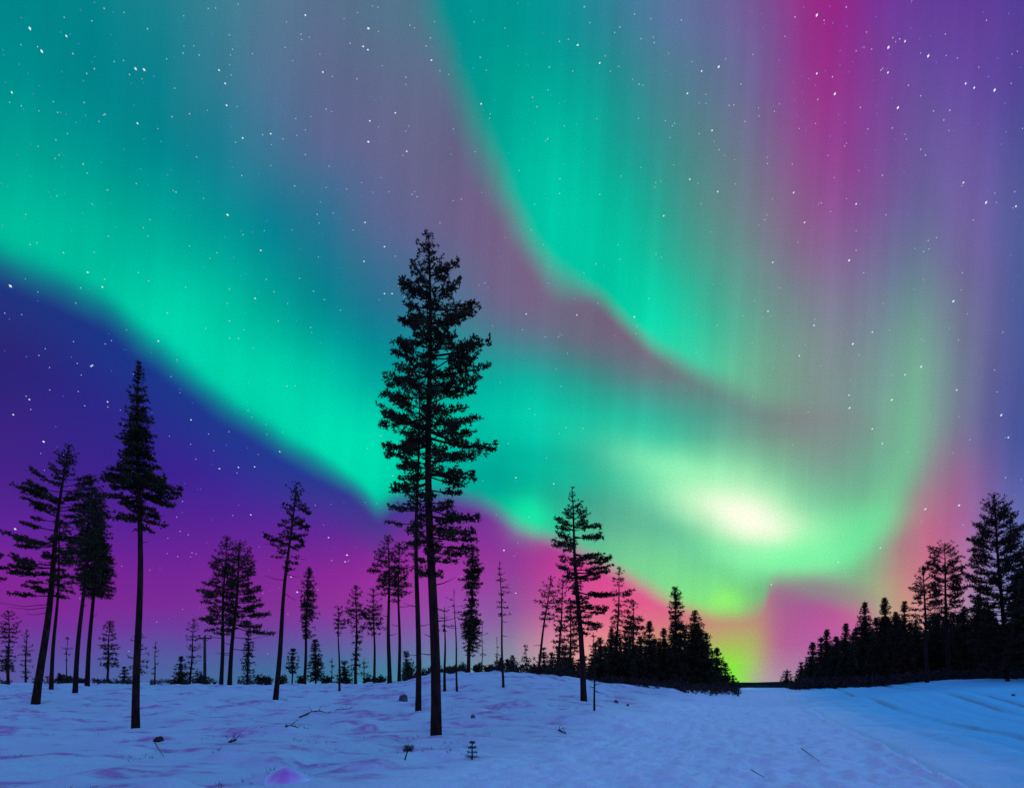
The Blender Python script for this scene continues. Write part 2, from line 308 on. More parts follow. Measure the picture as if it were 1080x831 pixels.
bark = material('pine bark', (0.010, 0.006, 0.005), (0.034, 0.019, 0.013), 9, 0.95, 0.8, 30, (1, 1, 0.25), 0.1)
needle = material('pine needles', (0.014, 0.017, 0.009), (0.052, 0.055, 0.026), 1.4, 0.9, spec=0.05)
twig = material('dry twig', (0.02, 0.014, 0.01), (0.05, 0.035, 0.025), 14, 0.95, 0.4, 40, spec=0.1)
heath = material('heath scrub', (0.02, 0.015, 0.014), (0.045, 0.04, 0.03), 3, 0.95, spec=0.1)
rockm = material('rock', (0.05, 0.045, 0.05), (0.13, 0.12, 0.13), 6, 0.95, 0.7, 14, spec=0.1)
polem = material('weathered pole wood', (0.03, 0.025, 0.02), (0.07, 0.055, 0.045), 8, 0.9, 0.4, 30, (1, 1, 0.1), 0.1)
hillm = material('far forest', (0.006, 0.009, 0.008), (0.02, 0.03, 0.022), 0.05, 1.0, spec=0.0)

# ------------------------------------------------------------------ terrain
def P3(px, py, d): return ((px - X0) / F * d, d, HC - (py - Y0) / F * d)
ctl = []
def cp(px, d, py=None, z=None):
    if z is None: z = HC - (py - Y0) / F * d
    ctl.append(((px - X0) / F * d, d, z))
for px in (-150, 0, 140, 300): 
    cp(px, 10, z=0.0); cp(px, 17, z=0.0); cp(px, 24, z=0.0)
    cp(px, 35, z=0.42); cp(px, 48, py=727.5); cp(px, 62, py=723); cp(px, 85, py=722.5); cp(px, 130, z=0.0)
cp(400, 48, py=727); cp(400, 62, py=721); cp(400, 100, z=0.2); cp(400, 28, z=0.15); cp(400, 36, z=0.5)
for px, py in ((440, 716), (480, 711), (520, 708.5), (560, 711.5), (600, 717)): cp(px, 44, py=py); cp(px, 50, py=py + 0.5); cp(px, 75, py=py+6)
cp(441, 28, py=752); cp(531, 38, py=724); cp(469, 38, py=731); cp(616, 32, py=735); cp(627, 25, py=748); cp(470, 24, py=762)
cp(460, 19, py=780); cp(540, 19, py=777); cp(540, 12, z=0); cp(430, 12, z=0); cp(660, 40, py=733); cp(660, 50, py=725); cp(700, 55, py=728); cp(750, 60, py=730.5)
for w, dz in ((-5, 0), (-1, -0.02), (2.3, 0.03), (3.2, -0.03), (7, 0), (12, 0.0), (16, 0.1)):
    for d in (8, 13, 20, 30):
        ctl.append((0.35 * d + w, d, dz * 1.0 + (0.0 if d < 25 else 0.02)))
for w in (-4, 2, 8): ctl.append((0.35 * 50 + w, 50, -0.25 + max(w, 0) * 0.09)); ctl.append((0.35 * 85 + w, 85, -0.15 + max(w,0)*0.08)); 
ctl.append((0.35 * 130, 130, 0.1))
for px, py in ((850, 727), (900, 725.5), (950, 723.5), (985, 718), (1010, 716.5), (1080, 716), (1200, 715)): cp(px, 60, py=py); cp(px, 75, py=py + 1)
for px, py in ((940, 731), (1080, 726), (1200, 728)): cp(px, 45, py=py)
for x in (-60, -20, 20, 60): ctl.append((x, -20, 0.0)); ctl.append((x, 0, 0.0))
ctl.append((0, 4, 0)); ctl.append((-100, 20, 0.2)); ctl.append((110, 40, 1.2)); ctl.append((-110, 100, 0.5)); ctl.append((130, 100, 1.5))
for x in (-120, -40, 40, 130): ctl.append((x, 170, -0.8))
ctl = np.array(ctl)
def rbf_fit(P, z, lam=0.6):
    s = 20.0; Q = P / s; n = len(Q)
    r = np.linalg.norm(Q[:, None] - Q[None], axis=2); K = np.where(r > 0, r * r * np.log(r + 1e-12), 0) + np.eye(n) * lam * 0.02
    A_ = np.hstack([np.ones((n, 1)), Q]); Mx = np.block([[K, A_], [A_.T, np.zeros((3, 3))]])
    return np.linalg.solve(Mx, np.concatenate([z, np.zeros(3)])), Q, s
RW, RQ, RS = rbf_fit(ctl[:, :2], ctl[:, 2])
def vnoise(x, y, seed=0):
    xi = np.floor(x).astype(np.int64); yi = np.floor(y).astype(np.int64); fx = x - xi; fy = y - yi
    def h(a, b):
        v = (a * 374761393 + b * 668265263 + seed * 1442695041) & 0xffffffff
        v = ((v ^ (v >> 13)) * 1274126177) & 0xffffffff
        return ((v ^ (v >> 16)) & 0xffff) / 65535.0
    fx = fx * fx * (3 - 2 * fx); fy = fy * fy * (3 - 2 * fy)
    return (h(xi, yi) * (1 - fx) + h(xi + 1, yi) * fx) * (1 - fy) + (h(xi, yi + 1) * (1 - fx) + h(xi + 1, yi + 1) * fx) * fy
def sst(x, a, b): t = np.clip((x - a) / (b - a), 0, 1); return t * t * (3 - 2 * t)
WELLS = [((bx_ - X0) / F * d_, d_, r_) for bx_, d_, r_ in ((460, 19, 0.55), (441, 28, 0.5), (143, 24, 0.5), (37, 35, 0.6), (290, 38, 0.5), (616, 32, 0.6), (627, 25, 0.3))]
def ground(x, y, detail=True):
    x = np.atleast_1d(np.asarray(x, float)); y = np.atleast_1d(np.asarray(y, float))
    xc = np.clip(x, -110, 130); yc = np.clip(y, -20, 170)
    z = np.empty_like(xc)
    for i in range(0, len(xc), 20000):
        q = np.stack([xc[i:i + 20000], yc[i:i + 20000]], 1) / RS
        r = np.linalg.norm(q[:, None] - RQ[None], axis=2)
        K = np.where(r > 0, r * r * np.log(r + 1e-12), 0)
        z[i:i + 20000] = K @ RW[:-3] + RW[-3] + q @ RW[-2:]
    far = sst(np.hypot(x, y), 130, 420)
    z = z * (1 - far) + (-6.0) * far - 10 * sst(np.hypot(x, y), 400, 2500)
    for wx, wy, wr in WELLS:
        r2 = ((x - wx) ** 2 + (y - wy) ** 2) / wr ** 2
        z = z - 0.13 * np.exp(-r2 * 2.2) + 0.05 * np.exp(-(np.sqrt(r2) - 1.25) ** 2 * 9)
    if detail:
        w = x - 0.35 * y
        wob = (vnoise(y / 9, w / 30, 5) - 0.5) * 1.0
        rough = 1 - sst(w + wob, -6.5, -3.5)                       # wild heath left of the track
        near = 1 - sst(y, 60, 110)
        hum = (vnoise(x / 1.9, y / 1.3, 1) - 0.5) * 0.24 + (vnoise(x / 0.75, y / 0.55, 2) - 0.5) * 0.12 + (vnoise(x / 0.3, y / 0.24, 3) - 0.5) * 0.035
        tus = np.maximum(vnoise(x / 1.2 + 40, y / 0.8, 8) - 0.66, 0) * 0.5
        z = z + near * rough * (hum + tus)
        # driven, lumpy snow of the track
        tr = sst(w + wob, -6, -4) * (1 - sst(w, 3.1, 3.4))
        z = z + near * tr * ((vnoise(x / 0.5, y / 0.42, 11) - 0.5) * 0.13 + (vnoise(x / 0.19, y / 0.16, 12) - 0.5) * 0.09 + (vnoise(w / 0.22, y / 2.2, 14) - 0.5) * 0.05)
        # the low ploughed ridge beside it and wheel grooves on the smooth side
        wv = w + (vnoise(y / 6, y * 0, 21) - 0.5) * 0.35
        z = z + near * (0.07 * np.exp(-((wv - 3.15) / 0.16) ** 2) * (0.4 + 1.2 * vnoise(y / 0.6, y * 0 + 3, 22)) - 0.09 * np.exp(-((wv - 3.45) / 0.12) ** 2))
        for c, a, s_ in ((7.7, 0.08, 0.22), (8.5, 0.04, 0.15), (12.4, 0.10, 0.28), (14.0, 0.08, 0.28), (10.6, 0.05, 0.2), (5.2, 0.05, 0.2), (6.3, 0.035, 0.15), (9.5, 0.03, 0.15)):
            z = z - near * a * np.exp(-((wv - c) / s_) ** 2) * (0.5 + 0.8 * vnoise(y / 5, y * 0 + c, 31)) + near * a * 0.5 * np.exp(-((wv - c - 0.6) / 0.25) ** 2)
        sm = sst(w, 3.3, 4.0)
        z = z + near * sm * ((vnoise(x / 2.5, y / 1.6, 41) - 0.5) * 0.07 + (vnoise(w / 0.4, y / 4, 42) - 0.5) * 0.04 + (vnoise(x / 0.3, y / 0.25, 43) - 0.5) * 0.045 + (vnoise(x / 0.9, y / 0.7, 44) - 0.5) * 0.05)
    return z
NEAR = []
def gz(x, y): return float(ground([x], [y])[0])
def axis_y():
    a = [-60, -40, -25, -14, -8, -4, 0, 3]; d = 5.0
    while d < 130: a.append(d); d *= 1.0062
    while d < 7000: a.append(d); d *= 1.10
    return np.array(a)
def grid_mesh():
    # fan-shaped sheet: rows at growing distance, columns fan out with distance; real ground to the horizon
    ys = axis_y(); us = np.concatenate([-np.geomspace(9, 0.96, 24), np.linspace(-0.95, 0.95, 620), np.geomspace(0.96, 9, 24)])
    X = us[None, :] * (np.abs(ys)[:, None] * 1.0 + 6.0); Yg = np.repeat(ys[:, None], len(us), 1)
    Z = ground(X.ravel(), Yg.ravel())
    n, m = X.shape; idx = np.arange(n * m).reshape(n, m)
    q = np.stack([idx[:-1, :-1], idx[:-1, 1:], idx[1:, 1:], idx[1:, :-1]], -1).reshape(-1, 4)
    return np.stack([X.ravel(), Yg.ravel(), Z], 1), q
def snow_material():
    m = bpy.data.materials.new('snow'); m.use_nodes = True; nt = m.node_tree; b = nt.nodes['Principled BSDF']
    def nn(t): return nt.nodes.new(t)
    def lk(a, c): nt.links.new(a, c)
    geo = nn('ShaderNodeNewGeometry')
    def noise(scale, vec, det=4, sc=(1, 1, 1)):
        mp = nn('ShaderNodeMapping'); mp.inputs['Scale'].default_value = sc; lk(vec, mp.inputs[0])
        n = nn('ShaderNodeTexNoise'); n.inputs['Scale'].default_value = scale; n.inputs['Detail'].default_value = det; lk(mp.outputs[0], n.inputs['Vector'])
        return n.outputs['Fac']
    P = geo.outputs['Position']
    def mr(v, a, b_, c=0, d=1):
        n = nn('ShaderNodeMapRange'); n.interpolation_type = 'SMOOTHSTEP'; lk(v, n.inputs[0]); n.inputs[1].default_value = a; n.inputs[2].default_value = b_; n.inputs[3].default_value = c; n.inputs[4].default_value = d; return n.outputs[0]
    def mth(op, a, c):
        n = nn('ShaderNodeMath'); n.operation = op
        for i, v in enumerate((a, c)):
            if isinstance(v, (int, float)): n.inputs[i].default_value = v
            else: lk(v, n.inputs[i])
        return n.outputs[0]
    sx = nn('ShaderNodeSeparateXYZ'); lk(P, sx.inputs[0])
    w = mth('SUBTRACT', sx.outputs[0], mth('MULTIPLY', sx.outputs[1], 0.35))
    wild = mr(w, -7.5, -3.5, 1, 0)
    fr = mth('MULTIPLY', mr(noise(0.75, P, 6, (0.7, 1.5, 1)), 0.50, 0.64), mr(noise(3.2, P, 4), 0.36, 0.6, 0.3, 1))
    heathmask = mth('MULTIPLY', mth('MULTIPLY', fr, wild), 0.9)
    cyan_light = mr(mth('ADD', w, mth('MULTIPLY', mth('SUBTRACT', noise(0.5, P, 5), 0.5), 5.0)), 2.2, 7.0)
    def mix(f, a, c):
        n = nn('ShaderNodeMix'); n.data_type = 'RGBA'; lk(f, n.inputs[0])
        for i, v in ((6, a), (7, c)):
            if isinstance(v, tuple): n.inputs[i].default_value = v
            else: lk(v, n.inputs[i])
        return n.outputs[2]
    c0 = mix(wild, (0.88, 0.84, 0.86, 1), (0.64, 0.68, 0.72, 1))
    c = mix(cyan_light, c0, (0.20, 0.67, 0.81, 1))  # packed icy snow, with the cyan light on the right painted into its colour
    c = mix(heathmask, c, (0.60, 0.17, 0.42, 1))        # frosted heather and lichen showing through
    for cw, hw_ in ((7.8, 0.3), (12.4, 0.34), (14.0, 0.26)):      # wheel ruts worn down to gritty ice
        dw = mth('ABSOLUTE', mth('SUBTRACT', w, cw), 0)
        mk = mth('MULTIPLY', mr(dw, 0.02, hw_, 0.7, 0), mr(noise(0.12, P, 4), 0.36, 0.66, 0.15, 1))
        c = mix(mk, c, (0.20, 0.26, 0.26, 1))
    lk(c, b.inputs['Base Color'])
    b.inputs['Roughness'].default_value = 0.55; b.inputs['Specular IOR Level'].default_value = 0.25
    hs = mth('ADD', mth('MULTIPLY', noise(9, P, 6), 0.6), mth('MULTIPLY', noise(55, P, 3), 0.25))
    bp = nn('ShaderNodeBump'); bp.inputs['Strength'].default_value = 1.0; bp.inputs['Distance'].default_value = 0.14
    lk(hs, bp.inputs['Height']); lk(bp.outputs[0], b.inputs['Normal'])
    return m
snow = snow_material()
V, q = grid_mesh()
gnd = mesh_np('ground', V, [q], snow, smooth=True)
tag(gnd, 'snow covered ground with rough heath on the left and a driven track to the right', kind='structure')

# far ridges
def ridge(name, label, d, prof):
    mb = MB(); xs = np.linspace(prof[0][0], prof[-1][0], 120)
    top = np.interp(xs, [p[0] for p in prof], [p[1] for p in prof]) + (vnoise(xs * 0.5, xs * 0, 3) - 0.5) * 0.9
    X = (xs - X0) / F * d; Zt = HC - (top - Y0) / F * d
    rows = [(-0.12, -25, 0), (-0.05, 0, 0.55), (0, 0, 1.0), (0.06, 0, 0.9), (0.2, 0, 0.4), (0.35, -25, 0)]
    V = []
    for dy_, zb, k in rows:
        V.append(np.stack([X * (1 + dy_), np.full_like(X, d * (1 + dy_)), -25 + (Zt + 25) * k], 1))
    V = np.concatenate(V); n = len(xs); idx = np.arange(len(rows) * n).reshape(len(rows), n)
    q = np.stack([idx[:-1, :-1], idx[:-1, 1:], idx[1:, 1:], idx[1:, :-1]], -1).reshape(-1, 4)
    o = mesh_np(name, V, [q], hillm, smooth=True); tag(o, label, kind='structure')
ridge('hill', 'dark wooded hill low on the horizon at the end of the track', 1100, [(-400, 724), (300, 723), (560, 722), (700, 719), (790, 719.5), (840, 718), (900, 717), (1100, 718), (1500, 722)])

# ------------------------------------------------------------------ trees
def unit(v): return v / (np.linalg.norm(v) + 1e-9)
def build_tree(tp, bx, by, d, tx, ty, tw, crown, style='pine', dens=1.0, dead=(), bend=0.0, merge=None, ymid=None, up=None, needle_mat=None, dz=None, limbs=()):
    """bx,by base; tx,ty tip; crown [(py, left, right)] outline seen from the camera; tw trunk width; all turned into metres at depth d"""
    k = d / F
    base = np.array(P3(bx, by, d)); g = gz(base[0], d); base[2] = g
    tip = np.array(P3(tx, ty, d)); H = tip[2] - base[2]
    pxm = max(0.02, d / 690.0)
    r0 = tw * 0.86 * k / 2
    nseg = 14; ts = np.linspace(0, 1, nseg)
    wob = 0.004 * H * np.stack([np.sin(ts * 7 + bx), np.cos(ts * 5 + bx), 0 * ts], 1) * (ts * (1.2 - ts))[:, None] * 4
    P = base[None] * (1 - ts)[:, None] + tip[None] * ts[:, None] + wob
    P[:, 0] += bend * k * np.sin(ts * math.pi)
    R = r0 * ((1 - ts) ** 0.75 * 0.93 + 0.07) * (1 + 0.15 * np.exp(-ts * H / 0.2))
    P0 = P.copy(); P0[0, 2] -= 0.15
    org = base.copy()
    tm = MB(); tm.tube(P0 - org, np.maximum(R, 0.35 * pxm * (1 - ts * 0.5)), 10 if tw > 4 else 6)
    bm = tm
    def trunk_at(z):
        t = np.clip((z - base[2]) / H, 0, 1)
        return np.array([np.interp(t, ts, P[:, i]) for i in range(3)]), np.interp(t, ts, R)
    cz = np.array([HC - (c[0] - Y0) * k for c in crown]); o_ = np.argsort(cz)
    cz = cz[o_]
    cl = np.array([(c[1] - X0) * k for c in crown])[o_]; crr = np.array([(c[2] - X0) * k for c in crown])[o_]
    z = cz[0]; z1 = min(cz[-1], tip[2])
    TC, TD, TL = [], [], []
    ln = max(0.13, 3.0 * pxm)
    step = {'pine': 0.30, 'spruce': 0.22, 'dense': 0.22, 'sparse': 0.36}[style] * max(1.0, pxm / 0.05) ** 0.5
    while z < z1:
        c, rt = trunk_at(z)
        tt = (z - cz[0]) / max(z1 - cz[0], 0.01)
        Lf = max(c[0] - np.interp(z, cz, cl), 0.06); Rt = max(np.interp(z, cz, crr) - c[0], 0.06)
        nb = {'pine': 4, 'spruce': 5, 'dense': 6, 'sparse': 3}[style]
        a0 = RNG.uniform(0, 6.28)
        dloc = dens if dz is None else dens * float(np.interp(Y0 - (z - HC) / k, [q_[0] for q_ in dz], [q_[1] for q_ in dz]))
        tl_ = 0.55 + 0.45 * min(1.0, (z1 - z) / (8 * ln))
        for j in range(nb):
            if RNG.random() > min(1.0, 0.9 * dloc + 0.08): continue
            az = a0 + j * 2 * math.pi / nb + RNG.uniform(-0.45, 0.45)
            ca, sa = math.cos(az), math.sin(az)
            side = Rt if ca > 0 else Lf
            ln_b = (side * ca * ca + 0.5 * (Lf + Rt) * sa * sa) * RNG.uniform(0.72, 1.08)
            if style in ('pine', 'sparse'): rise = 0.75 * tt ** 1.5 - 0.12 + RNG.uniform(-0.15, 0.2)
            else: rise = 0.9 * tt ** 3 - 0.28 + RNG.uniform(-0.1, 0.1)
            if up is not None: rise += up
            dirh = np.array([ca, sa, 0]); nbp = 6; s = np.linspace(0, 1, nbp)
            curl = (0.16 if style in ('pine', 'sparse') else 0.22) * ln_b
            BP = c + dirh * (s * ln_b)[:, None]
            zend = rise * ln_b
            BP[:, 2] += zend * s + curl * (s ** 2 - s) * (1.0 if rise > -0.05 else 1.3)
            BP[:, :2] += (RNG.normal(size=2) * 0.07 * ln_b)[None] * (s * s)[:, None]
            # keep outline: drop start so that the tip sits at height z
            BP[:, 2] -= zend * 0.5
            BP[0] = trunk_at(BP[0, 2])[0]
            rb = min(rt * 0.42, 0.012 + ln_b * 0.013)
            bm.tube(BP - org, np.maximum(rb * (1 - s * 0.8), 0.16 * pxm), 4, False)
            # side shoots and needle tufts
            s_from = 0.42 if style == 'pine' and ln_b > 0.5 else (0.3 if style == 'sparse' else 0.12)
            nt_ = max(2, int(ln_b * (1 - s_from) / (ln * 0.62)))
            for s_ in np.linspace(s_from, 1, nt_):
                p = np.array([np.interp(s_, s, BP[:, i]) for i in range(3)])
                TC.append(p); TD.append(unit(BP[-1] - BP[-2])); TL.append(tl_)
                span = (1 - s_ * 0.75) * ln_b * (0.45 if style != 'sparse' else 0.25)
                if span < ln * 0.8: continue
                for sg in (-1, 1):
                    if RNG.random() < (0.25 if style != 'dense' else 0.1): continue
                    sdv = unit(dirh * 0.75 + sg * np.array([-sa, ca, 0]) * 0.8 + np.array([0, 0, RNG.uniform(-0.05, 0.35)]))
                    sl = span * RNG.uniform(0.6, 1.1)
                    if sl > 3 * ln and merge is None: bm.tube(np.array([p, p + sdv * sl]) - org, [0.2 * pxm, 0.1 * pxm], 3, False)
                    m_ = max(1, int(sl / (ln * 0.75)))
                    for q_ in range(1, m_ + 1):
                        TC.append(p + sdv * sl * q_ / m_ + RNG.normal(size=3) * ln * 0.15); TD.append(sdv); TL.append(tl_)
        z += step * RNG.uniform(0.6, 1.4) * (1.0 if tt < 0.85 else 0.6)
    for py0, pxe, pye in limbs:      # long foliage-laden boughs
        c, rt = trunk_at(HC - (py0 - Y0) * k)
        e = np.array([(pxe - X0) * k, d + RNG.uniform(-0.5, 0.5), HC - (pye - Y0) * k]); ll = np.linalg.norm(e - c)
        s = np.linspace(0, 1, 7); BP = c[None] * (1 - s)[:, None] + e[None] * s[:, None]; BP[:, 2] += 0.16 * ll * (s * s - s)
        bm.tube(BP - org, np.maximum(0.03 * (1 - s) + 0.01, 0.16 * pxm), 4, False); dv = unit(e - c); pv = unit(np.array([-dv[1], dv[0], 0]))
        for s_ in np.linspace(0.35, 1, max(4, int(ll / (ln * 0.7)))):
            p = np.array([np.interp(s_, s, BP[:, i]) for i in range(3)])
            if RNG.random() < 0.2: continue
            for sg in (-1, 0, 1, 2, -2):
                if RNG.random() < 0.4: continue
                q_ = p + pv * sg * 0.14 * ll * (1.15 - s_) * RNG.uniform(0.6, 1.2) + np.array([0, 0, RNG.uniform(-0.3, 0.9)]) * ln * 0.9 + RNG.normal(size=3) * ln * 0.25
                TC.append(q_); TD.append(unit(dv + [0, 0, 0.4])); TL.append(1.0)
    SN = []
    for dp, de, tz in dead:      # bare snags: (py, end px, rise px)
        c, rt = trunk_at(HC - (dp - Y0) * k); e = np.array([(de - X0) * k, d + RNG.uniform(-0.4, 0.4), HC - (dp - tz - Y0) * k])
        mid = (c + e) / 2 + np.array([0, 0, -0.06 * abs(e[0] - c[0])])
        sn = MB(); sn.tube(np.array([c, mid, e]) - org, [max(0.02, 0.35 * pxm), max(0.012, 0.28 * pxm), 0.12 * pxm], 4, False); SN.append(sn)
    # leader
    for s_ in np.linspace(0.0, 1, 6): TC.append(tip - np.array([0, 0, 1]) * s_ * ln * 3); TD.append(np.array([0, 0, 1.0])); TL.append(0.45)
    fm = MB()
    nbl = {'pine': 13, 'spruce': 12, 'dense': 14, 'sparse': 7}[style]
    TC = np.array(TC); TD = np.array(TD); TL = np.array(TL)
    if dens < 1: keep = RNG.random(len(TC)) < 0.45 + 0.55 * dens; TC, TD, TL = TC[keep], TD[keep], TL[keep]
    fm.blades(TC - org, TD, ln * TL * (0.78 if d < 40 else 0.95), 0.21 if d < 40 else 0.15, int(nbl * (1.15 if d < 40 else 1)), 1.0, 0.8)
    if isinstance(tp, MB):            # merged into one mass
        return tm, fm, org
    name, label, group = tp
    e = empty(name, org); tag(e, label, 'tree', group)
    tm.build('trunk', bark, e, True)
    for sn in SN: sn.build('dead_branch', bark, e)
    fm.build('crown', needle_mat or needle, e)
    return e

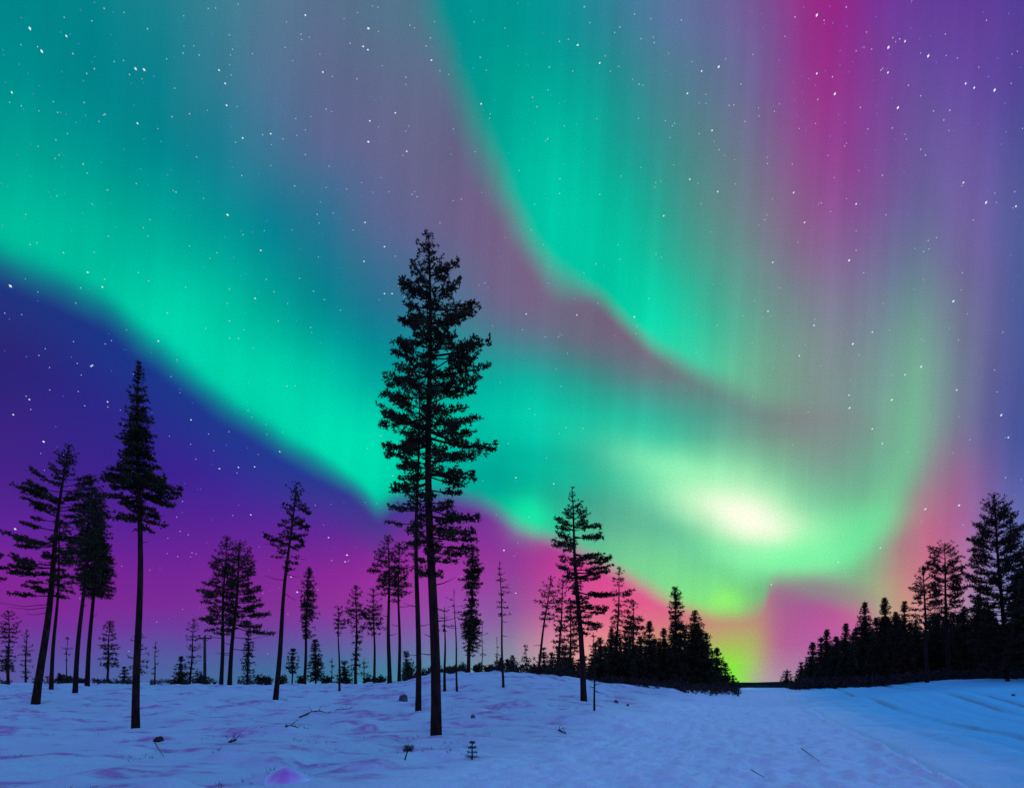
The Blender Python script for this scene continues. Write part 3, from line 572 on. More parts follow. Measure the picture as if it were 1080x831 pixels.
G1 = 'tall bare-stemmed pines on the snowfield'
G2 = 'small trees along the snowy horizon'
G3 = 'trees of the middle wood'
G4 = 'trees of the right-hand forest edge'
TREES = [
 # name, label, group, bx,by,d, tx,ty, tw, crown, style, dens, extra
 ('pine_tree', 'tallest pine in the centre, long bare trunk and dense crown, base nearest the viewer', G1, 460,780,19, 450,244, 13.5,
  [(243,448,453),(260,438,465),(280,436,472),(298,424,486),(305,421,484),(320,422,504),(335,415,500),(350,418,488),(366,408,516),(380,406,517),(400,403,505),(420,400,497),(440,404,500),(460,404,505),(480,412,522),(500,418,500),(520,422,490),(540,424,492),(550,430,507),(568,432,502),(585,434,498),(605,440,478)], 'pine', 0.9,
  dict(limbs=[(462,521,478),(455,507,468),(375,516,366),(395,512,384),(325,503,318),(340,500,336),(470,406,482),(395,404,402),(312,422,306),(440,404,452),(500,500,500),(510,418,520),(545,504,548),(555,500,566),(410,500,418),(290,484,286)], dead=[(640,474,-6),(618,482,8),(690,440,2),(655,484,4),(600,432,3),(672,448,3)])),
 ('pine_tree', 'pine close behind and left of the tallest central pine, ragged thin crown', G1, 441,752,28, 441,398, 7.5,
  [(395,430,448),(415,408,450),(440,400,452),(465,402,455),(485,406,458),(510,408,458),(540,406,456),(560,412,452),(580,416,450),(605,420,448)], 'pine', 0.5, dict(dead=[(640,425,5),(660,455,3),(690,430,0)])),
 ('pine_tree', 'pine with spire-shaped upper crown and bare straight trunk, left part of the snowfield', G1, 143,768,24, 148,383, 9.5,
  [(383,147,149),(400,143,153),(425,137,158),(450,133,161),(470,128,163),(488,124,167),(497,122,168),(501,106,168),(506,112,172),(512,128,186),(518,112,189),(524,110,186),(530,122,160),(540,120,168),(548,124,174),(556,130,160)], 'spruce', 1.0, dict(limbs=[(505,107,500),(512,115,513),(504,186,514),(512,189,521),(508,172,505),(524,112,526),(545,122,548),(540,172,548)], dz=[(495,1.1),(510,0.8),(526,0.5),(535,0.3),(560,0.3)], dead=[(550,120,4),(545,172,3),(572,152,3),(660,138,2)])),
 ('pine_tree', 'right-leaning pine with wide open branches at far left, thickest trunk of its clump', G1, 37,742,35, 73,470, 9.5,
  [(469,70,75),(485,60,82),(500,52,92),(515,30,98),(530,28,98),(550,42,90),(563,10,88),(580,14,86),(600,12,84),(615,30,78),(628,20,70)], 'pine', 0.8, dict(limbs=[(528,26,516),(545,30,530),(575,8,563),(596,6,586),(605,14,604),(625,30,618)], dead=[(637,-4,2),(645,22,-2),(640,8,0)])),
 ('pine_tree', 'slim pine trunk just right of the leaning pine at far left', G1, 54,728,48, 64,545, 5,
  [(545,60,68),(570,50,78),(600,48,80),(625,52,72)], 'pine', 0.45, {}),
 ('pine_tree', 'third stem of the far-left clump, leaning right under a shared crown', G1, 79,731,44, 96,502, 6,
  [(502,92,100),(520,84,108),(545,80,112),(570,78,112),(600,76,108),(618,74,98)], 'pine', 0.85, dict(dead=[(640,92,3)])),
 ('pine_tree', 'rightmost stem of the far-left clump with drooping dark lower branches', G1, 92,724,56, 103,515, 5.5,
  [(515,99,107),(535,90,112),(560,86,112),(580,84,115),(600,82,119),(615,86,120),(628,92,116)], 'spruce', 0.95, dict(dead=[(650,104,2)])),
 ('pine_tree', 'left stem of the close pair of bushy pines behind the utility pole', G1, 233,728,58, 239,567, 5,
  [(567,236,242),(580,228,248),(592,220,252),(608,224,252),(622,212,250),(628,210,250),(642,218,250),(655,211,246),(668,224,244)], 'pine', 1.0, dict(dead=[(673,216,4),(690,245,0)])),
 ('pine_tree', 'right stem of the close pair of bushy pines, low branches reaching right', G1, 242,728,60, 253,572, 5.5,
  [(571,249,257),(582,242,268),(598,240,270),(618,238,270),(636,240,276),(648,242,280),(656,240,268),(664,246,284)], 'pine', 1.0, dict(dead=[(672,287,2),(684,272,-1),(680,236,3),(688,226,0)])),
 ('pine_tree', 'slender right-leaning pine with thin wind-swept top right of the bushy pair', G1, 290,743,38, 312,508, 6.5,
  [(507,309,314),(520,301,322),(538,298,323),(552,294,324),(562,288,326),(572,279,322),(585,288,318),(600,292,312)], 'pine', 0.7, dict(limbs=[(574,279,566),(548,323,556),(532,324,540),(560,322,575)], dead=[(605,318,-4),(585,325,-6),(612,282,4),(625,312,-8),(575,278,2)])),
 ('pine_tree', 'narrow column-shaped pine right of the slender leaning pine', G1, 321,725,64, 326,598, 4,
  [(598,325,327),(612,320,331),(630,318,333),(650,319,334),(664,321,333),(672,322,330)], 'spruce', 0.9, {}),
 ('pine_tree', 'thin flat-topped pine whose bare stem stands on open snow before the horizon shrubs', G1, 358,736,45, 357,641, 3,
  [(641,352,361),(650,352,366),(660,354,368),(668,356,364)], 'pine', 0.8, {}),
 ('pine_tree', 'medium pine with pointed layered crown right of the thin flat-topped pine', G1, 375,724,62, 376,618, 4,
  [(618,374,378),(632,367,384),(645,365,388),(656,366,390),(664,370,384),(690,371,379),(710,370,380)], 'pine', 0.85, {}),
 ('pine_tree', 'medium pine with rounded crown just left of the tall pair by the central pine', G1, 395,722,62, 394,621, 3.6,
  [(621,391,397),(635,386,402),(650,382,406),(660,384,406),(668,390,400)], 'pine', 0.85, {}),
 ('pine_tree', 'taller left stem of the pair of pines left of the central pine', G1, 411,731,52, 409,565, 5.5,
  [(565,406,412),(578,398,418),(588,394,420),(602,388,422),(612,394,424),(626,400,422)], 'pine', 0.95, dict(dead=[(650,402,2),(670,420,2)])),
 ('pine_tree', 'thinner right stem of the pair of pines left of the central pine', G1, 421,730,54, 421,572, 4.4,
  [(572,418,425),(590,413,432),(605,412,437),(620,411,434),(634,412,430)], 'pine', 0.85, dict(dead=[(640,436,3),(660,412,2)])),
 ('pine_tree', 'thin pine immediately right of the central trunk with short branches', G1, 469,730,38, 469,640, 4,
  [(640,466,472),(652,462,478),(664,464,482)], 'sparse', 0.8, dict(dead=[(652,458,2),(660,483,-2)])),
 ('pine_tree', 'faint spindly pine between the central pine and the two-tiered pine', G1, 482,731,38, 479,622, 3,
  [(622,477,481),(632,471,488),(645,470,490)], 'sparse', 0.6, {}),
 ('pine_tree', 'pine with crown in two separate tiers on top of the snowy rise', G1, 494,714,46, 499,578, 5,
  [(578,496,502),(590,490,507),(605,488,510),(618,487,509),(626,493,501),(638,490,503),(650,487,507),(662,486,509),(676,489,506),(690,492,500)], 'dense', 0.85, {}),
 ('spruce_tree', 'lone thin bare-looking spruce with short right-hand branches on the rise', G1, 531,724,38, 527,592, 3.6,
  [(592,526,528),(610,524,533),(622,523,539),(634,525,536),(648,526,537)], 'sparse', 0.8, dict(dead=[(622,541,-3),(640,537,-1),(655,536,-1),(670,536,-1)])),
 ('pine_tree', 'left pine of the middle wood leaning right beside the open rise', G3, 567,714,46, 581,608, 4,
  [(608,577,585),(620,568,592),(634,566,590),(646,570,586),(660,570,582)], 'pine', 0.85, dict(dead=[(680,562,0)])),
 ('pine_tree', 'tall open-crowned pine standing in front of the middle wood', G1, 616,735,32, 603,514, 8,
  [(514,601,605),(526,597,609),(538,591,620),(552,591,624),(562,584,630),(572,584,636),(582,588,645),(598,590,644),(612,598,640),(626,600,643),(640,598,641),(656,604,638),(668,604,626)], 'pine', 0.85, dict(limbs=[(585,644,588),(566,636,566),(572,584,574),(556,632,556),(624,642,630),(640,640,642),(655,636,660),(604,641,604),(560,586,548)], dead=[(600,590,2),(655,598,1)])),
 ('young_tree', 'slim sapling with bare dark stem on the snow before the middle wood', G1, 627,747,25, 626,668, 3,
  [(668,624,628),(690,621,632),(715,620,634)], 'sparse', 0.9, dict(dead=[(722,634,2),(728,637,-3),(725,620,2)])),
 ('pine_tree', 'dark bushy pine filling the gap behind the left pine of the middle wood', G3, 588,716,55, 594,611, 4,
  [(611,591,597),(630,585,604),(650,584,606),(670,584,606),(700,584,604)], 'pine', 0.7, {}),
 ('pine_tree', 'shorter pine just left of the tall open-crowned pine', G3, 601,718,58, 602,640, 4,
  [(640,599,605),(660,592,612),(690,590,612),(712,592,612)], 'pine', 0.75, {}),
 ('spruce_tree', 'slim spruce with drooping branches over the middle wood', G3, 650,722,60, 653,598, 4,
  [(598,651,656),(612,648,664),(628,648,671),(644,648,672),(660,646,680),(670,646,676)], 'pine', 0.75, dict(up=-0.2)),
 ('spruce_tree', 'spruce with ragged top right behind the drooping slim spruce', G3, 668,722,66, 668,636, 4,
  [(636,665,671),(650,660,678),(668,660,682),(700,660,682)], 'pine', 0.8, {}),
 ('spruce_tree', 'tallest pointed spruce on the right half of the middle wood, pale stem below', G3, 713,727,66, 712,619, 4.5,
  [(619,710,714),(634,707,720),(650,706,724),(662,708,726),(690,704,724),(715,703,724)], 'dense', 0.8, {}),
 ('spruce_tree', 'cone-shaped spruce right of the tallest spruce of the middle wood', G3, 733,729,72, 733,645, 4.5,
  [(645,731,735),(660,726,741),(680,722,748),(705,720,752),(722,720,754)], 'dense', 1.0, {}),
 # right forest heroes
 ('spruce_tree', 'tallest spruce at the right edge of the picture, towering over the forest', G4, 1062,717,58, 1048,520, 6,
  [(520,1045,1051),(532,1039,1060),(545,1034,1068),(558,1030,1074),(570,1021,1076),(582,1026,1080),(595,1022,1082),(612,1022,1086),(630,1028,1088),(650,1030,1090),(680,1030,1092),(705,1034,1090)], 'pine', 1.0, dict(up=0.1)),
 ('pine_tree', 'round-topped pine with loose crown left of the towering right-hand spruce', G4, 1000,721,62, 996,573, 5,
  [(573,988,1003),(584,978,1011),(596,975,1014),(610,980,1014),(622,984,1024),(636,986,1018),(650,990,1012)], 'pine', 1.0, dict(dead=[(655,1030,2),(668,986,2)])),
 ('pine_tree', 'shorter pine with reddish stem and pointed crown left of the round-topped pine', G4, 978,722,60, 974,598, 4.5,
  [(598,971,977),(612,964,984),(620,957,988),(632,964,990),(646,962,988),(662,966,984)], 'pine', 1.0, {}),
 ('spruce_tree', 'spruce cut off by the right border of the picture', G4, 1098,716,54, 1098,560, 6,
  [(560,1094,1102),(580,1078,1118),(610,1072,1124),(650,1068,1128),(700,1068,1128)], 'dense', 1.0, {}),
 # small horizon trees
 ('pine_tree', 'small pine at the far left border with spreading top', G2, 9,722,66, 9,645, 3, [(645,6,13),(655,1,21),(666,-2,16),(676,-2,12)], 'pine', 0.9, {}),
 ('pine_tree', 'dark low-crowned small tree beside the spreading-topped pine at far left border', G2, 8,722,80, 8,682, 3, [(682,6,11),(692,2,14),(706,3,13)], 'dense', 1.0, {}),
 ('pine_tree', 'small rough pine between the left border and the leaning pine', G2, 27,722,72, 28,664, 2.6, [(664,27,30),(674,23,34),(684,22,34),(700,24,34),(714,24,34)], 'sparse', 0.9, {}),
 ('young_tree', 'thin faint young tree between second and third stems of the far-left clump', G2, 70,722,88, 71,672, 1.6, [(672,70,72),(682,68,74),(696,68,74)], 'sparse', 0.6, {}),
 ('pine_tree', 'small dense-topped pine midway between the far-left clump and the spire-crowned pine', G2, 113,722,72, 116,656, 3, [(656,114,119),(668,106,121),(680,108,124),(692,110,128),(702,110,124)], 'pine', 1.0, {}),
 ('young_tree', 'little bushy conifer standing just left of the spire-crowned pine', G2, 131,722,85, 131,704, 2, [(704,130,133),(712,127,136),(720,126,136)], 'dense', 1.0, {}),
 ('pine_tree', 'small pine hidden behind the trunk of the spire-crowned pine', G2, 146,722,76, 147,668, 2.6, [(668,144,150),(680,136,153),(700,136,154),(708,140,152)], 'pine', 0.8, {}),
 ('dead_tree', 'thin bare snag right of the spire-crowned pine', G2, 163,722,80, 164,677, 2, [(677,163,165),(690,162,166),(710,162,166)], 'sparse', 0.35, {}),
 ('spruce_tree', 'small bushy cone-shaped spruce left of the utility pole', G2, 190,724,70, 191,693, 2.5, [(693,190,192),(702,186,196),(714,183,199),(722,183,199)], 'dense', 1.0, {}),
 ('pine_tree', 'narrow scraggy pine just left of the utility pole', G2, 200,723,72, 205,653, 2.6, [(653,203,207),(665,197,210),(680,198,209),(695,200,212),(715,200,206)], 'sparse', 1.0, dict(dead=[(683,214,1),(696,213,0)])),
 ('pine_tree', 'small narrow dark tree right of the bushy pair of pines', G2, 261,722,72, 262,664, 2.6, [(664,260,264),(674,258,266),(690,257,267),(716,256,266)], 'spruce', 0.8, {}),
 ('spruce_tree', 'small oval-crowned tree between the leaning slender pine and the column-shaped pine', G2, 308,723,74, 309,684, 2, [(684,308,310),(692,304,314),(702,303,314),(708,306,312)], 'dense', 1.0, {}),
 ('spruce_tree', 'small pointed dense spruce right of the column-shaped pine', G2, 333,724,68, 332,675, 2.6, [(675,331,334),(686,328,338),(700,327,340),(716,326,341)], 'dense', 1.0, {}),
 ('young_tree', 'tiny thin young tree between dense spruce and flat-topped pine', G2, 350,722,90, 350,694, 1.4, [(694,349,351),(708,347,353)], 'sparse', 0.6, {}),
 ('young_tree', 'short bushy conifer behind the stem of the thin flat-topped pine', G2, 364,723,72, 363,698, 2.5, [(698,361,366),(708,357,370),(720,355,372)], 'dense', 1.0, {}),
 ('young_tree', 'pale loose young tree right of the pointed layered pine', G2, 384,723,74, 384,694, 2, [(694,382,386),(704,378,388),(716,378,388)], 'sparse', 0.9, {}),
 ('young_tree', 'dark little conifer leaning left of the central trunk pair', G2, 431,719,62, 428,688, 2, [(688,426,430),(698,426,436),(708,424,440),(716,424,440)], 'dense', 0.9, {}),
 ('young_tree', 'faint leafless young tree on the skyline right of the two-tiered pine', G2, 508,709,60, 509,655, 1.5, [(655,506,512),(670,505,514),(690,506,511)], 'sparse', 0.5, {}),
 ('young_tree', 'very thin bare young tree left of the lone thin spruce', G2, 524,709,60, 524,672, 1.2, [(672,523,526),(690,522,526)], 'sparse', 0.4, {}),
 ('young_tree', 'small pale cone-shaped tree alone on the skyline right of the lone thin spruce', G2, 556,712,62, 554,680, 2, [(680,553,556),(692,551,558),(706,550,562)], 'spruce', 0.7, {}),
 ('young_tree', 'knee-high dark conifer beside the base of the wood-edge leaning pine', G2, 574,714,60, 573,684, 2, [(684,572,575),(696,568,578),(710,566,580)], 'dense', 1.0, {}),
 ('young_tree', 'small round tree alone at the far end of the track', G2, 829,723,150, 830,706, 2, [(706,829,832),(712,825,834),(720,824,836)], 'dense', 1.0, {}),
]
def jitter_cone(px, top, base, hw, seed):
    r = random.Random(seed); out = [(top, px - 1, px + 1)]
    n = 5
    for i in range(1, n + 1):
        f = i / n; y = top + (base - top) * f * 0.95
        w = 1.2 * hw * min(1.0, 0.25 + f * 1.05)
        out.append((y, px - w * r.uniform(0.75, 1.15), px + w * r.uniform(0.75, 1.15)))
    return out
ORD = ['first', 'second', 'third', 'fourth', 'fifth', 'sixth', 'seventh', 'eighth', 'ninth', 'tenth', 'eleventh', 'twelfth', 'thirteenth', 'fourteenth', 'fifteenth', 'sixteenth', 'seventeenth']
mid = [(633,672,724,8,58),(645,664,724,9,60),(660,672,725,9,60),(675,670,725,8,64),(685,656,726,11,66),(700,663,727,9,68),(722,664,728,8,72),(745,668,730,10,76),(756,684,730,9,80),(765,700,731,8,88),(773,713,731,7,96)]
for i, (px, top, base, hw, d) in enumerate(mid):
    TREES.append(('spruce_tree', 'dark dense conifer in the low row of the middle wood, %s from the left' % ORD[i], G3, px, base, d, px, top, 4, jitter_cone(px, top, base, hw, i), 'dense', 1.0, {}))
rig = [(845,699,725,6,118),(857,678,725,8,105),(866,672,725,7,100),(872,664,725,6,96),(882,672,725,10,90),(892,658,725,8,86),(903,662,725,8,80),(912,635,725,11,76),(924,652,724,9,72),(933,631,724,12,70),(944,650,724,10,68),(954,635,723,9,66),(966,655,723,10,70),(987,650,722,12,72),(1017,640,720,13,68),(1032,628,719,12,70),(1075,600,718,12,72)]
for i, (px, top, base, hw, d) in enumerate(rig):
    TREES.append(('spruce_tree', 'dark dense conifer in the front row of the right-hand forest, %s from the left' % ORD[i], G4, px, base, d, px, top, 5, jitter_cone(px, top, base, hw, 40 + i), 'dense', 1.0, {}))
for (nm, lb, gp, bx, by, d, tx, ty, tw, cr, stl, dn, ex) in TREES:
    small = (by - ty) < 75
    build_tree((nm, lb, gp), bx, by, d, tx, ty, tw, cr, stl, dn, merge=(True if small else None), **ex)

# deep interior of both woods: reads as one dark mass behind the front row
def wood_mass(name, label, spots):
    TM, FM = MB(), MB(); org0 = np.array([0, 0, 0.0])
    for i, (px, top, base, hw, d) in enumerate(spots):
        t_, f_, o_ = build_tree(TM, px, base, d, px, top, 4, jitter_cone(px, top, base, hw, 300 + i), 'dense', 1.0, merge=True)
        for src in (t_, f_):
            V = np.concatenate(src.V) + o_
            FM.add(V, np.concatenate(src.Q) if src.Q else (), np.concatenate(src.T3) if src.T3 else ())
    o = FM.build(name, needle); tag(o, label, kind='stuff')
sp = []
for i in range(26): 
    px = 628 + i * 5.2; sp.append((px, max(676, 676 + max(0, px - 715) * 0.66) + random.uniform(-4, 12), 728, 9, 74 + random.uniform(0, 30) + max(0, px - 720) * 0.4))
for i in range(8):
    sp.append((582 + i * 7, 680 + random.uniform(0, 18), 722, 8, 64 + random.uniform(0, 14)))
wood_mass('wood', 'dark depth of the middle wood behind its front trees', sp)
sp = []
for i in range(84):
    px = 850 + i * 5.0 + max(0, i - 54) * 5
    sp.append((px, max(652, 700 - (px - 850) * 0.55) + random.uniform(-6, 16), 724, 11, 76 + random.uniform(0, 26) + max(0, 920 - px) * 0.4))
wood_mass('forest', 'black depth of the right-hand forest behind its front trees', sp)

# off-frame pine whose one branch reaches into the picture at the left border
build_tree(('pine_tree', 'pine outside the left border, only one branch tip reaching in', G1), -24, 742, 34, -20, 500, 8,
           [(500,-24,-16),(540,-40,-2),(570,-40,-6),(598,-44,2),(605,-44,10),(612,-40,0)], 'pine', 0.9)

# ------------------------------------------------------------------ shrubs, scrub
def shrub(px, py, d, hpx, wpx, label, dens=1.0):
    k = d / F; x, y = (px - X0) * k, d; z = gz(x, y); h = hpx * k; w = wpx * k / 2
    e = empty('shrub', (x, y, z)); tag(e, label, 'shrub', 'dark shrubs along the snowy horizon')
    st, fo = MB(), MB(); C_, D_ = [], []
    for i in range(int(14 * dens) + 4):
        az = RNG.uniform(0, 6.28); rr = RNG.uniform(0.1, 1) ** 0.6; hh = h * math.sqrt(max(0.05, 1 - rr * rr * 0.85)) * RNG.uniform(0.75, 1.05)
        e_ = np.array([math.cos(az) * rr * w, math.sin(az) * rr * w * 0.8, hh])
        st.tube([(0, 0, -0.05), e_ * [0.4, 0.4, 0.5], e_], [0.03, 0.02, 0.012], 3, False)
        for s_ in np.linspace(0.3, 1, 5):
            C_.append(e_ * s_ + RNG.normal(size=3) * 0.08); D_.append(unit(e_ + [0, 0, 0.3]))
    st.build('stems', bark, e)
    fo.blades(np.array(C_), np.array(D_), max(0.16, 2.2 * k), 0.16, 12, 1.0); fo.build('foliage', needle, e)
SH = [(72,723,74,9,12,'low shrub between the second and third stems of the far-left clump'),(85,723,74,7,9,'low shrub between the two right stems of the far-left clump'),(64,723,70,12,7,'upright shrub right beside the slim trunk in the far-left clump'),
 (210,724,68,14,22,'wide rusty shrub at the foot of the utility pole'),(276,723,70,12,16,'round dark shrub left of the slender leaning pine'),(283,723,66,9,9,'small dark shrub touching the slender leaning pine on its left'),
 (297,723,68,13,12,'dark shrub just right of the slender leaning pine'),(318,723,70,11,9,'dark shrub at the foot of the column-shaped pine'),(345,723,70,9,12,'low shrub right of the small dense spruce'),(390,722,70,12,14,'dark shrub between the two medium pines'),
 (402,722,70,10,12,'dark shrub left of the foot of the tall pair'),(430,719,62,16,12,'dark shrub left of the central trunks'),(462,713,54,9,8,'tiny shrub on the slope beside the central trunk'),(476,711,52,9,10,'small shrub on the slope between thin pines'),(487,710,50,12,8,'dark shrub left of the foot of the two-tiered pine'),
 (504,709,50,10,8,'shrub right of the foot of the two-tiered pine'),(515,709,52,7,14,'low shrub left of the lone thin spruce on the rise'),(527,709,50,18,13,'taller rounded shrub behind the stem of the lone thin spruce'),(539,709,50,19,13,'cone-shaped shrub right of the lone thin spruce'),(561,712,50,7,8,'small shrub left of the wood-edge leaning pine')]
for px, py, d, h, w, lb in SH: shrub(px, py, d, h, w, lb)
def scrub():
    mb = MB(); C_, D_ = [], []
    for i in range(2600):
        px = RNG.uniform(-160, 640) if i % 3 else RNG.uniform(560, 780)
        d = (RNG.uniform(62, 92) if px < 410 else RNG.uniform(46, 52)) if px < 600 else RNG.uniform(56, 66)
        dn = vnoise(np.array([px / 22.0]), np.array([0.0]), 77)[0]
        if dn < 0.42 and px < 600: continue
        x = (px - X0) / F * d; z = gz(x, d)
        C_.append((x, d, z + abs(RNG.normal()) * 0.28)); D_.append((0, 0, 1.0))
    mb.blades(np.array(C_), np.array(D_), 0.32, 0.14, 8, 0.9)
    for px0, px1, d0, d1 in ((835, 1130, 61, 68),):
        C2 = []
        for i in range(1500):
            px = RNG.uniform(px0, px1); d = RNG.uniform(d0, d1); x = (px - X0) / F * d; C2.append((x, d, gz(x, d) + abs(RNG.normal()) * 0.35))
        mb.blades(np.array(C2), np.tile([0, 0, 1.0], (len(C2), 1)), 0.4, 0.16, 8, 0.9)
    o = mb.build('undergrowth', heath); tag(o, 'low dark scrub fringing the snow below the trees', kind='stuff')
scrub()

# dry grass and heather tips poking through the snow
def grass():
    C_, D_ = [], []
    for i in range(5200):
        y = 9 * (60 / 9) ** RNG.random(); x = RNG.uniform(-0.8, 0.5) * y
        if x - 0.35 * y > -5.5: continue
        if vnoise(np.array([x / 1.3]), np.array([y / 1.0]), 90)[0] < 0.70: continue
        C_.append((x, y, 0)); D_.append((0, 0, 1.0))
    C_ = np.array(C_); C_[:, 2] = ground(C_[:, 0], C_[:, 1]) - 0.015
    mb = MB(); mb.blades(C_, np.array(D_), 0.085, 0.05, 5, 0.8)
    o = mb.build('dry_grass', heath); tag(o, 'dry grass and heather tips poking through the snow', kind='stuff')
grass()

# ------------------------------------------------------------------ utility pole
def utility_pole():
    d = 72.0; k = d / F; x = (216 - X0) * k; z = gz(x, d); top = HC - (671 - Y0) * k - z
    e = empty('utility_pole', (x, d, z)); tag(e, 'bare wooden utility pole with a crossarm between small trees on the left', 'utility pole')
    m = MB(); m.tube([(0, 0, -0.2), (0, 0, top * 0.5), (0, 0, top)], [0.17, 0.15, 0.13], 10); m.build('pole', polem, e, True)
    m = MB(); m.tube([(-0.65, 0.14, top - 0.18), (0, 0.14, top - 0.18), (0.65, 0.14, top - 0.18)], [0.075] * 3, 6); m.build('crossarm', polem, e)
    for sx in (-0.58, 0.0, 0.58):
        m = MB(); m.tube([(sx, 0.14, top - 0.12), (sx, 0.14, top + 0.02), (sx, 0.14, top + 0.07), (sx, 0.14, top + 0.14)], [0.03, 0.075, 0.05, 0.06], 8); m.build('insulator', rockm, e)
    for sx in (-1, 1):
        m = MB(); m.tube([(sx * 0.4, 0.14, top - 0.22), (0, 0.14, top - 0.62)], [0.025, 0.025], 5); m.build('brace', polem, e)
utility_pole()

# ------------------------------------------------------------------ small things on the snow
def pos(px, py, d0=None):
    """where the line of sight through (px,py) meets the snow"""
    ds = np.geomspace(7, 70, 1400); z = ground((px - X0) / F * ds, ds); ray_ = HC - (py - Y0) / F * ds
    i = int(np.argmax(ray_ < z)); d = ds[i]
    return np.array([(px - X0) / F * d, d, z[i]]), d
def lump(name, label, cat, px, py, w, h, mat, capmat=None, seed=1, group=None, parts=('stone', 'snow_cap')):
    p, d = pos(px, py); k = d / F; rw = w * k / 2; rh = h * k
    n1, n2 = 12, 18; r = np.random.default_rng(seed)
    th = np.linspace(0, math.pi, n1); ph = np.arange(n2) * 2 * math.pi / n2
    def shell(sx, sz, dz):
        V = []
        for a in th:
            for b in ph:
                v = np.array([math.sin(a) * math.cos(b), math.sin(a) * math.sin(b), math.cos(a)])
                f = 1 + 0.22 * (vnoise(np.array([v[0] * 2 + seed * 3.1]), np.array([v[1] * 2 + v[2] * 1.7]), seed)[0] - 0.5) * 2
                V.append((v[0] * sx * f, v[1] * sx * f * 0.8, v[2] * sz * f + dz))
        idx = np.arange(n1 * n2).reshape(n1, n2)
        return np.array(V), np.stack([idx[:-1], idx[1:], np.roll(idx, -1, 1)[1:], np.roll(idx, -1, 1)[:-1]], -1).reshape(-1, 4)
    if capmat is None:
        V, q = shell(rw, rh, 0.0)
        o = mesh_np(name, V, [q], mat, smooth=True, loc=tuple(p)); tag(o, label, cat, group); return o
    e = empty(name, tuple(p)); tag(e, label, cat, group)
    V, q = shell(rw, rh, 0.0); mesh_np(parts[0], V, [q], mat, e, True)
    V, q = shell(rw * 0.86, rh * 0.5, rh * 0.62); mesh_np(parts[1], V, [q], capmat, e, True)
    return e
mound_m = material('reddish lichen frost', (0.50, 0.13, 0.42), (0.70, 0.22, 0.6), 5, 0.9, 0.4, 14, spec=0.1)
def mound():
    nt = mound_m.node_tree; b = nt.nodes['Principled BSDF']; src = b.inputs['Base Color'].links[0].from_socket
    tcx = nt.nodes.new('ShaderNodeTexCoord'); ln_ = nt.nodes.new('ShaderNodeVectorMath'); ln_.operation = 'LENGTH'; nt.links.new(tcx.outputs['Object'], ln_.inputs[0])
    mr_ = nt.nodes.new('ShaderNodeMapRange'); mr_.interpolation_type = 'SMOOTHSTEP'; nt.links.new(ln_.outputs['Value'], mr_.inputs[0])
    mr_.inputs[1].default_value = 0.10; mr_.inputs[2].default_value = 0.36
    mx = nt.nodes.new('ShaderNodeMix'); mx.data_type = 'RGBA'; nt.links.new(mr_.outputs[0], mx.inputs[0]); nt.links.new(src, mx.inputs[6]); mx.inputs[7].default_value = (0.64, 0.68, 0.72, 1)
    nt.links.new(mx.outputs[2], b.inputs['Base Color'])
    p, d = pos(302, 824); k = d / F; mb_ = []; nr, na = 22, 48
    for i in range(nr):
        r = i / (nr - 1)
        for j in range(na):
            a = j * 2 * math.pi / na; rr = r * 30 * k * (1 + 0.12 * math.sin(2 * a + 1) + 0.06 * math.sin(5 * a))
            x, y = rr * math.cos(a), rr * math.sin(a) * 0.9
            h = 13.5 * k * math.exp(-(r * 2.1) ** 2) + 0.02 * (vnoise(np.array([x / 0.09 + 9]), np.array([y / 0.09]), 2)[0] - 0.5)
            mb_.append((x, y, gz(p[0] + x, p[1] + y) - p[2] + h - 0.035 * r))
    idx = np.arange(nr * na).reshape(nr, na); q = np.stack([idx[:-1], idx[1:], np.roll(idx, -1, 1)[1:], np.roll(idx, -1, 1)[:-1]], -1).reshape(-1, 4)
    tag(mesh_np('snow_mound', np.array(mb_), [q], mound_m, smooth=True, loc=tuple(p)), 'small rounded pinkish purple mound at the bottom of the picture', 'mound')
mound()
lump('boulder', 'dark boulder on the slope left of the two central trunks', 'boulder', 425, 739, 10, 7.5, rockm, seed=5)
lump('stone', 'left one of the two small dark stones on the snow right of the sapling', 'stone', 650, 740.5, 4.5, 2.6, rockm, seed=6, group='two stones by the sapling')
lump('stone', 'right one of the two small dark stones on the snow right of the sapling', 'stone', 662, 744, 3.2, 1.9, rockm, seed=8, group='two stones by the sapling')
lump('stone', 'small dark stone on the snow slope right of the central trunk', 'stone', 499, 756.5, 5, 3, rockm, seed=9)
lump('stone', 'lone dark stone on the blue snow near the right border', 'stone', 1069, 733.5, 4, 2.2, rockm, seed=10)
lump('stump', 'dark stump half buried in snow right of the spire-crowned pine', 'stump', 167, 781, 11, 5, twig, seed=12)
lump('stump', 'dark stump at the foot of the towering right-hand spruce', 'stump', 1063, 718.5, 6, 3, twig, seed=14)

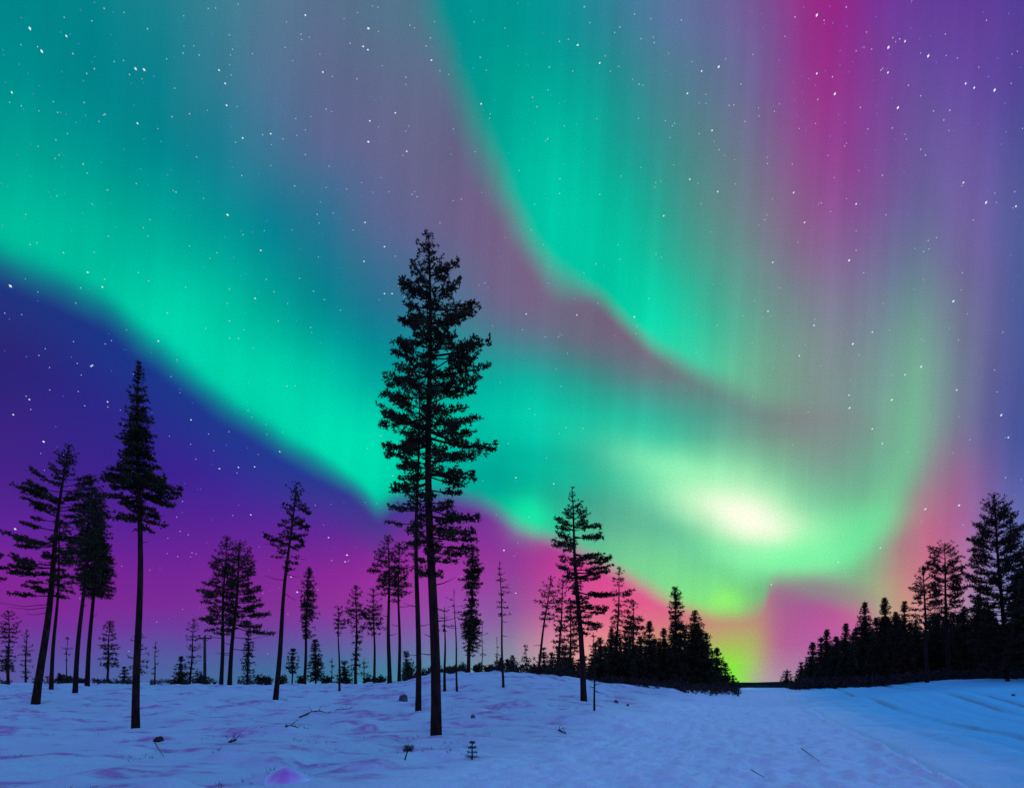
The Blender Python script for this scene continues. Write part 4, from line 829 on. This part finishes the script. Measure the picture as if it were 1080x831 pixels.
def stick(label, a, b, rad, name='stick', lift=0.03, cat='stick', twigs=0, seed=0, wob=1.0):
    pa, _ = pos(*a); pb, _ = pos(*b); r = np.random.default_rng(seed)
    n = 7; s = np.linspace(0, 1, n); P = pa[None] * (1 - s)[:, None] + pb[None] * s[:, None]
    P[:, 2] = ground(P[:, 0], P[:, 1]) + lift + r.normal(size=n) * rad * 0.5 * wob
    if wob < 1: P[:, 2] = np.linspace(P[0, 2], P[-1, 2], n)
    P[:, :2] += r.normal(size=(n, 2)) * rad * 0.8 * wob
    mb = MB(); mb.tube(P - pa, rad * (1 - 0.6 * s), 6)
    for i in range(twigs):
        j = r.integers(1, n - 1); q = P[j] - pa; e_ = q + np.array([r.uniform(-.3, .3), r.uniform(-.2, .2), r.uniform(0.05, 0.28)])
        mb.tube([q, (q + e_) / 2 + r.normal(size=3) * 0.02, e_], [rad * 0.45, rad * 0.3, rad * 0.15], 4)
    o = mb.build(name, twig, None, True, tuple(pa)); tag(o, label, cat)
stick('thin dark stick on the snow just below the half-buried stump', (163, 785), (173, 801), 0.012, lift=0.06, wob=0.15)
stick('long fallen branch lying across the snow left of the central trunks', (316, 758), (372, 746), 0.032, name='fallen_branch', cat='branch', lift=0.04, twigs=4, seed=3)
stick('short fallen branch below the long one on the left snow', (302, 766), (326, 768), 0.035, name='fallen_branch', cat='branch', twigs=4, seed=4)
stick('small broken twig lying on the snow between stump and purple mound', (241, 783), (251, 781), 0.03, name='fallen_twig', cat='twig', twigs=3, seed=5)
stick('left one of two straight thin sticks lying on the driven track', (792, 815), (806, 824), 0.009, lift=0.06, wob=0.15, seed=6)
stick('right one of two straight thin sticks lying on the driven track', (845, 792), (864, 806), 0.010, lift=0.06, wob=0.15, seed=7)
stick('crooked dark twig in a pinkish hollow left of the track', (588, 770), (597, 774), 0.026, name='fallen_twig', cat='twig', twigs=4, seed=8)

def seedling(name, label, px, py, hpx, wpx, tufts, lean=0.0, only_top=False):
    p, d = pos(px, py); k = d / F; h = hpx * k; w = wpx * k / 2
    e = empty(name, tuple(p)); tag(e, label, 'seedling')
    st = MB(); s = np.linspace(0, 1, 6); P = np.stack([lean * h * s ** 1.5, 0 * s, h * s - 0.02], 1); st.tube(P, 0.012 * (1 - 0.6 * s) + 0.004, 6)
    C_, D_ = [], []
    for z_ in (np.linspace(0.15, 0.95, tufts) if not only_top else np.linspace(0.72, 0.98, 3)):
        wz = w * (1.05 - z_ * 0.8) if not only_top else w
        for a in np.arange(6) * 1.047 + z_ * 9:
            e_ = np.array([math.cos(a) * wz + lean * h * z_ ** 1.5, math.sin(a) * wz, h * z_ + wz * 0.05]); b_ = np.array([lean * h * z_ ** 1.5, 0, h * z_])
            st.tube([b_, e_], [0.005, 0.002], 3, False)
            for f in (0.4, 0.7, 1.0): C_.append(b_ + (e_ - b_) * f); D_.append(unit(e_ - b_))
    st.build('stem', bark, e, True)
    fm = MB(); fm.blades(np.array(C_), np.array(D_), 0.042, 0.1, 10, 0.8); fm.build('needles', needle, e)
seedling('conifer_seedling', 'tiny layered spruce seedling on the snow right of the central trunk base', 498, 801, 19, 13, 4)
seedling('pine_seedling', 'tiny nodding pine seedling with tufted top left of the central trunk base', 427, 801, 14, 8, 3, lean=0.35, only_top=True)

# ------------------------------------------------------------------ stars
def stars():
    L1_ = [(63,60,3),(88,108,3),(140,76,2),(25,195,2),(286,145,3),(304,147,3),(290,260,2),(363,246,1),(400,240,1),(462,148,2),(475,176,2),(478,222,2),(386,112,1),(420,116,1),(512,291,2),(497,300,1),(571,282,2),(554,284,1),(597,293,1),(644,32,2),(635,72,1),(777,60,3),(766,98,2),(776,105,2),(681,152,2),(780,255,2),(777,299,3),(834,238,2),(858,319,2),(856,163,1),(910,127,2),(908,80,1),(899,97,1),(1013,121,1),(1015,219,2),(688,230,1),(644,326,1),(480,453,3),(550,528,2),(538,629,2),(587,677,1),(632,587,1),(661,614,1),(578,615,1),(655,690,1),(718,654,1),(770,469,2),(811,520,2),(768,551,2),(745,485,1),(673,470,1),(834,540,1),(185,574,2),(216,605,2),(170,607,1),(160,639,1),(22,603,4),(10,660,1),(334,719,2),(195,770,2),(222,725,1),(235,718,1),(163,766,1),(155,720,1),(82,749,1),(353,660,1),(510,370,1),(227,401,1),(183,155,1),(199,145,1),(811,619,2),(827,619,2),(1023,597,1),(962,550,1),(928,470,1),(973,420,1)]
    L2_ = [(139,95,2),(185,133,2),(53,225,1),(75,293,1),(643,32,3),(794,100,3),(829,87,2),(818,82,1),(793,153,2),(878,118,3),(814,227,3),(681,198,3),(836,180,1),(1018,190,3),(975,185,2),(957,176,2),(436,141,3),(400,150,2),(370,197,2),(458,222,1),(422,275,2),(395,282,1),(343,260,1),(539,345,1),(437,316,1),(434,404,2),(375,378,2),(320,455,2),(594,406,2),(617,469,2),(652,428,1),(726,430,2),(789,453,1),(711,549,3),(742,575,1),(565,607,1),(550,553,2),(540,656,2),(637,686,2),(639,673,1),(719,725,3),(760,700,2),(732,748,1),(606,750,2),(863,773,3),(829,790,2),(931,635,3),(950,575,1),(1000,427,3),(1063,435,2),(952,385,2),(973,464,1),(862,315,1),(872,327,1),(878,507,1),(880,525,1),(868,530,1),(942,717,1),(1018,780,1),(258,668,2),(262,703,1),(101,377,1),(100,408,1),(185,410,1),(137,664,2),(117,745,1),(30,662,2),(22,695,1),(70,710,1),(98,710,1),(40,485,1),(300,90,1),(483,177,1),(643,155,2),(676,162,1),(705,15,1),(645,210,1)]
    L3_ = [(711,33,2),(712,60,3),(801,43,3),(760,104,2),(781,135,2),(938,22,2),(1032,75,3),(1047,122,2),(872,273,3),(943,265,3),(592,137,1),(833,152,1),(966,127,1),(114,101,1),(73,165,1),(88,220,2),(35,290,1),(8,207,2),(688,385,2),(777,355,2),(547,432,2),(8,450,2),(103,14,1),(150,103,1)]
    L4_ = [(227,87,2),(92,171,3),(28,114,2),(55,75,1),(62,82,2),(65,103,1),(105,62,1),(403,125,2),(451,190,1),(463,228,2),(503,225,2),(537,224,2),(500,237,1),(440,155,1),(483,150,1),(413,208,1),(590,192,2),(342,247,1),(32,355,3),(295,198,1),(665,305,1),(693,373,2),(529,325,2),(385,297,1),(375,413,1),(380,360,1),(397,367,1),(373,330,1),(192,12,2),(165,65,1),(732,410,3),(735,422,1),(728,424,2),(614,456,2),(627,488,3),(297,488,2),(195,540,2),(1052,180,1),(1047,325,1),(1063,400,3),(405,405,1)]
    S_ = [(x / 2, y / 2, m, 0) for x, y, m in L1_] + [(540 + x / 2, y / 2, m, 0) for x, y, m in L2_] + [(540 + x / 2, 400 + y / 2, m, 0) for x, y, m in L3_] + [(x / 2, 380 + y / 2, m, 0) for x, y, m in L4_]
    for i in range(6500):
        px, py = RNG.uniform(-500, 1580), RNG.uniform(-700, 690)
        if RNG.random() < py / 900: continue
        m = 0.45 + 0.75 * RNG.random() ** 3
        if 600 < px < 950 and 440 < py < 690: continue
        S_.append((px, py, m, 1 if RNG.random() < 0.6 else 0))
    R_ = 5000.0
    S_ = [(x, y, m, (0 if m >= 2 else 2) if g == 0 and m >= 1 and isinstance(m, int) else (2 if g == 0 else 1)) for x, y, m, g in S_]
    for mt, grp in (('bright white', 0), ('faint blue', 1), ('small dim white', 2)):
        mb = MB()
        for px, py, m, g in S_:
            if g != grp: continue
            dr = unit(np.array([(px - X0) / F, 1, -(py - Y0) / F])); c = dr * R_
            dist = np.array([px - 420, py + 160]); tg = unit(np.array([-dist[1], dist[0]]))   # trails turn about the pole
            tx = unit(np.array([tg[0], 0, -tg[1]])); tx = unit(tx - dr * (tx @ dr)); ty = np.cross(dr, tx)
            rad = (0.26 + 0.17 * m) / F * R_ * 1.06
            a, b = rad * (1.1 + 0.15 * min(m, 3) / 2), rad * 0.88
            V = [c + tx * a, c - tx * a, c + ty * b, c - ty * b, c + dr * b, c - dr * b]
            mb.add(V, (), [(0, 2, 4), (2, 1, 4), (1, 3, 4), (3, 0, 4), (2, 0, 5), (1, 2, 5), (3, 1, 5), (0, 3, 5)])
        m_ = bpy.data.materials.new('starlight ' + mt); m_.use_nodes = True; nt = m_.node_tree; nt.nodes.clear()
        em = nt.nodes.new('ShaderNodeEmission'); em.inputs[0].default_value = (0.85, 0.95, 1, 1) if grp != 1 else (0.12, 0.22, 1.0, 1)
        em.inputs[1].default_value = (0.95, 0.9, 0.62)[grp]
        ou = nt.nodes.new('ShaderNodeOutputMaterial'); nt.links.new(em.outputs[0], ou.inputs[0])
        try: m_.cycles.emission_sampling = 'NONE'
        except Exception: pass
        o = mb.build('stars', m_); tag(o, mt + ' stars scattered across the night sky', kind='stuff')
stars()
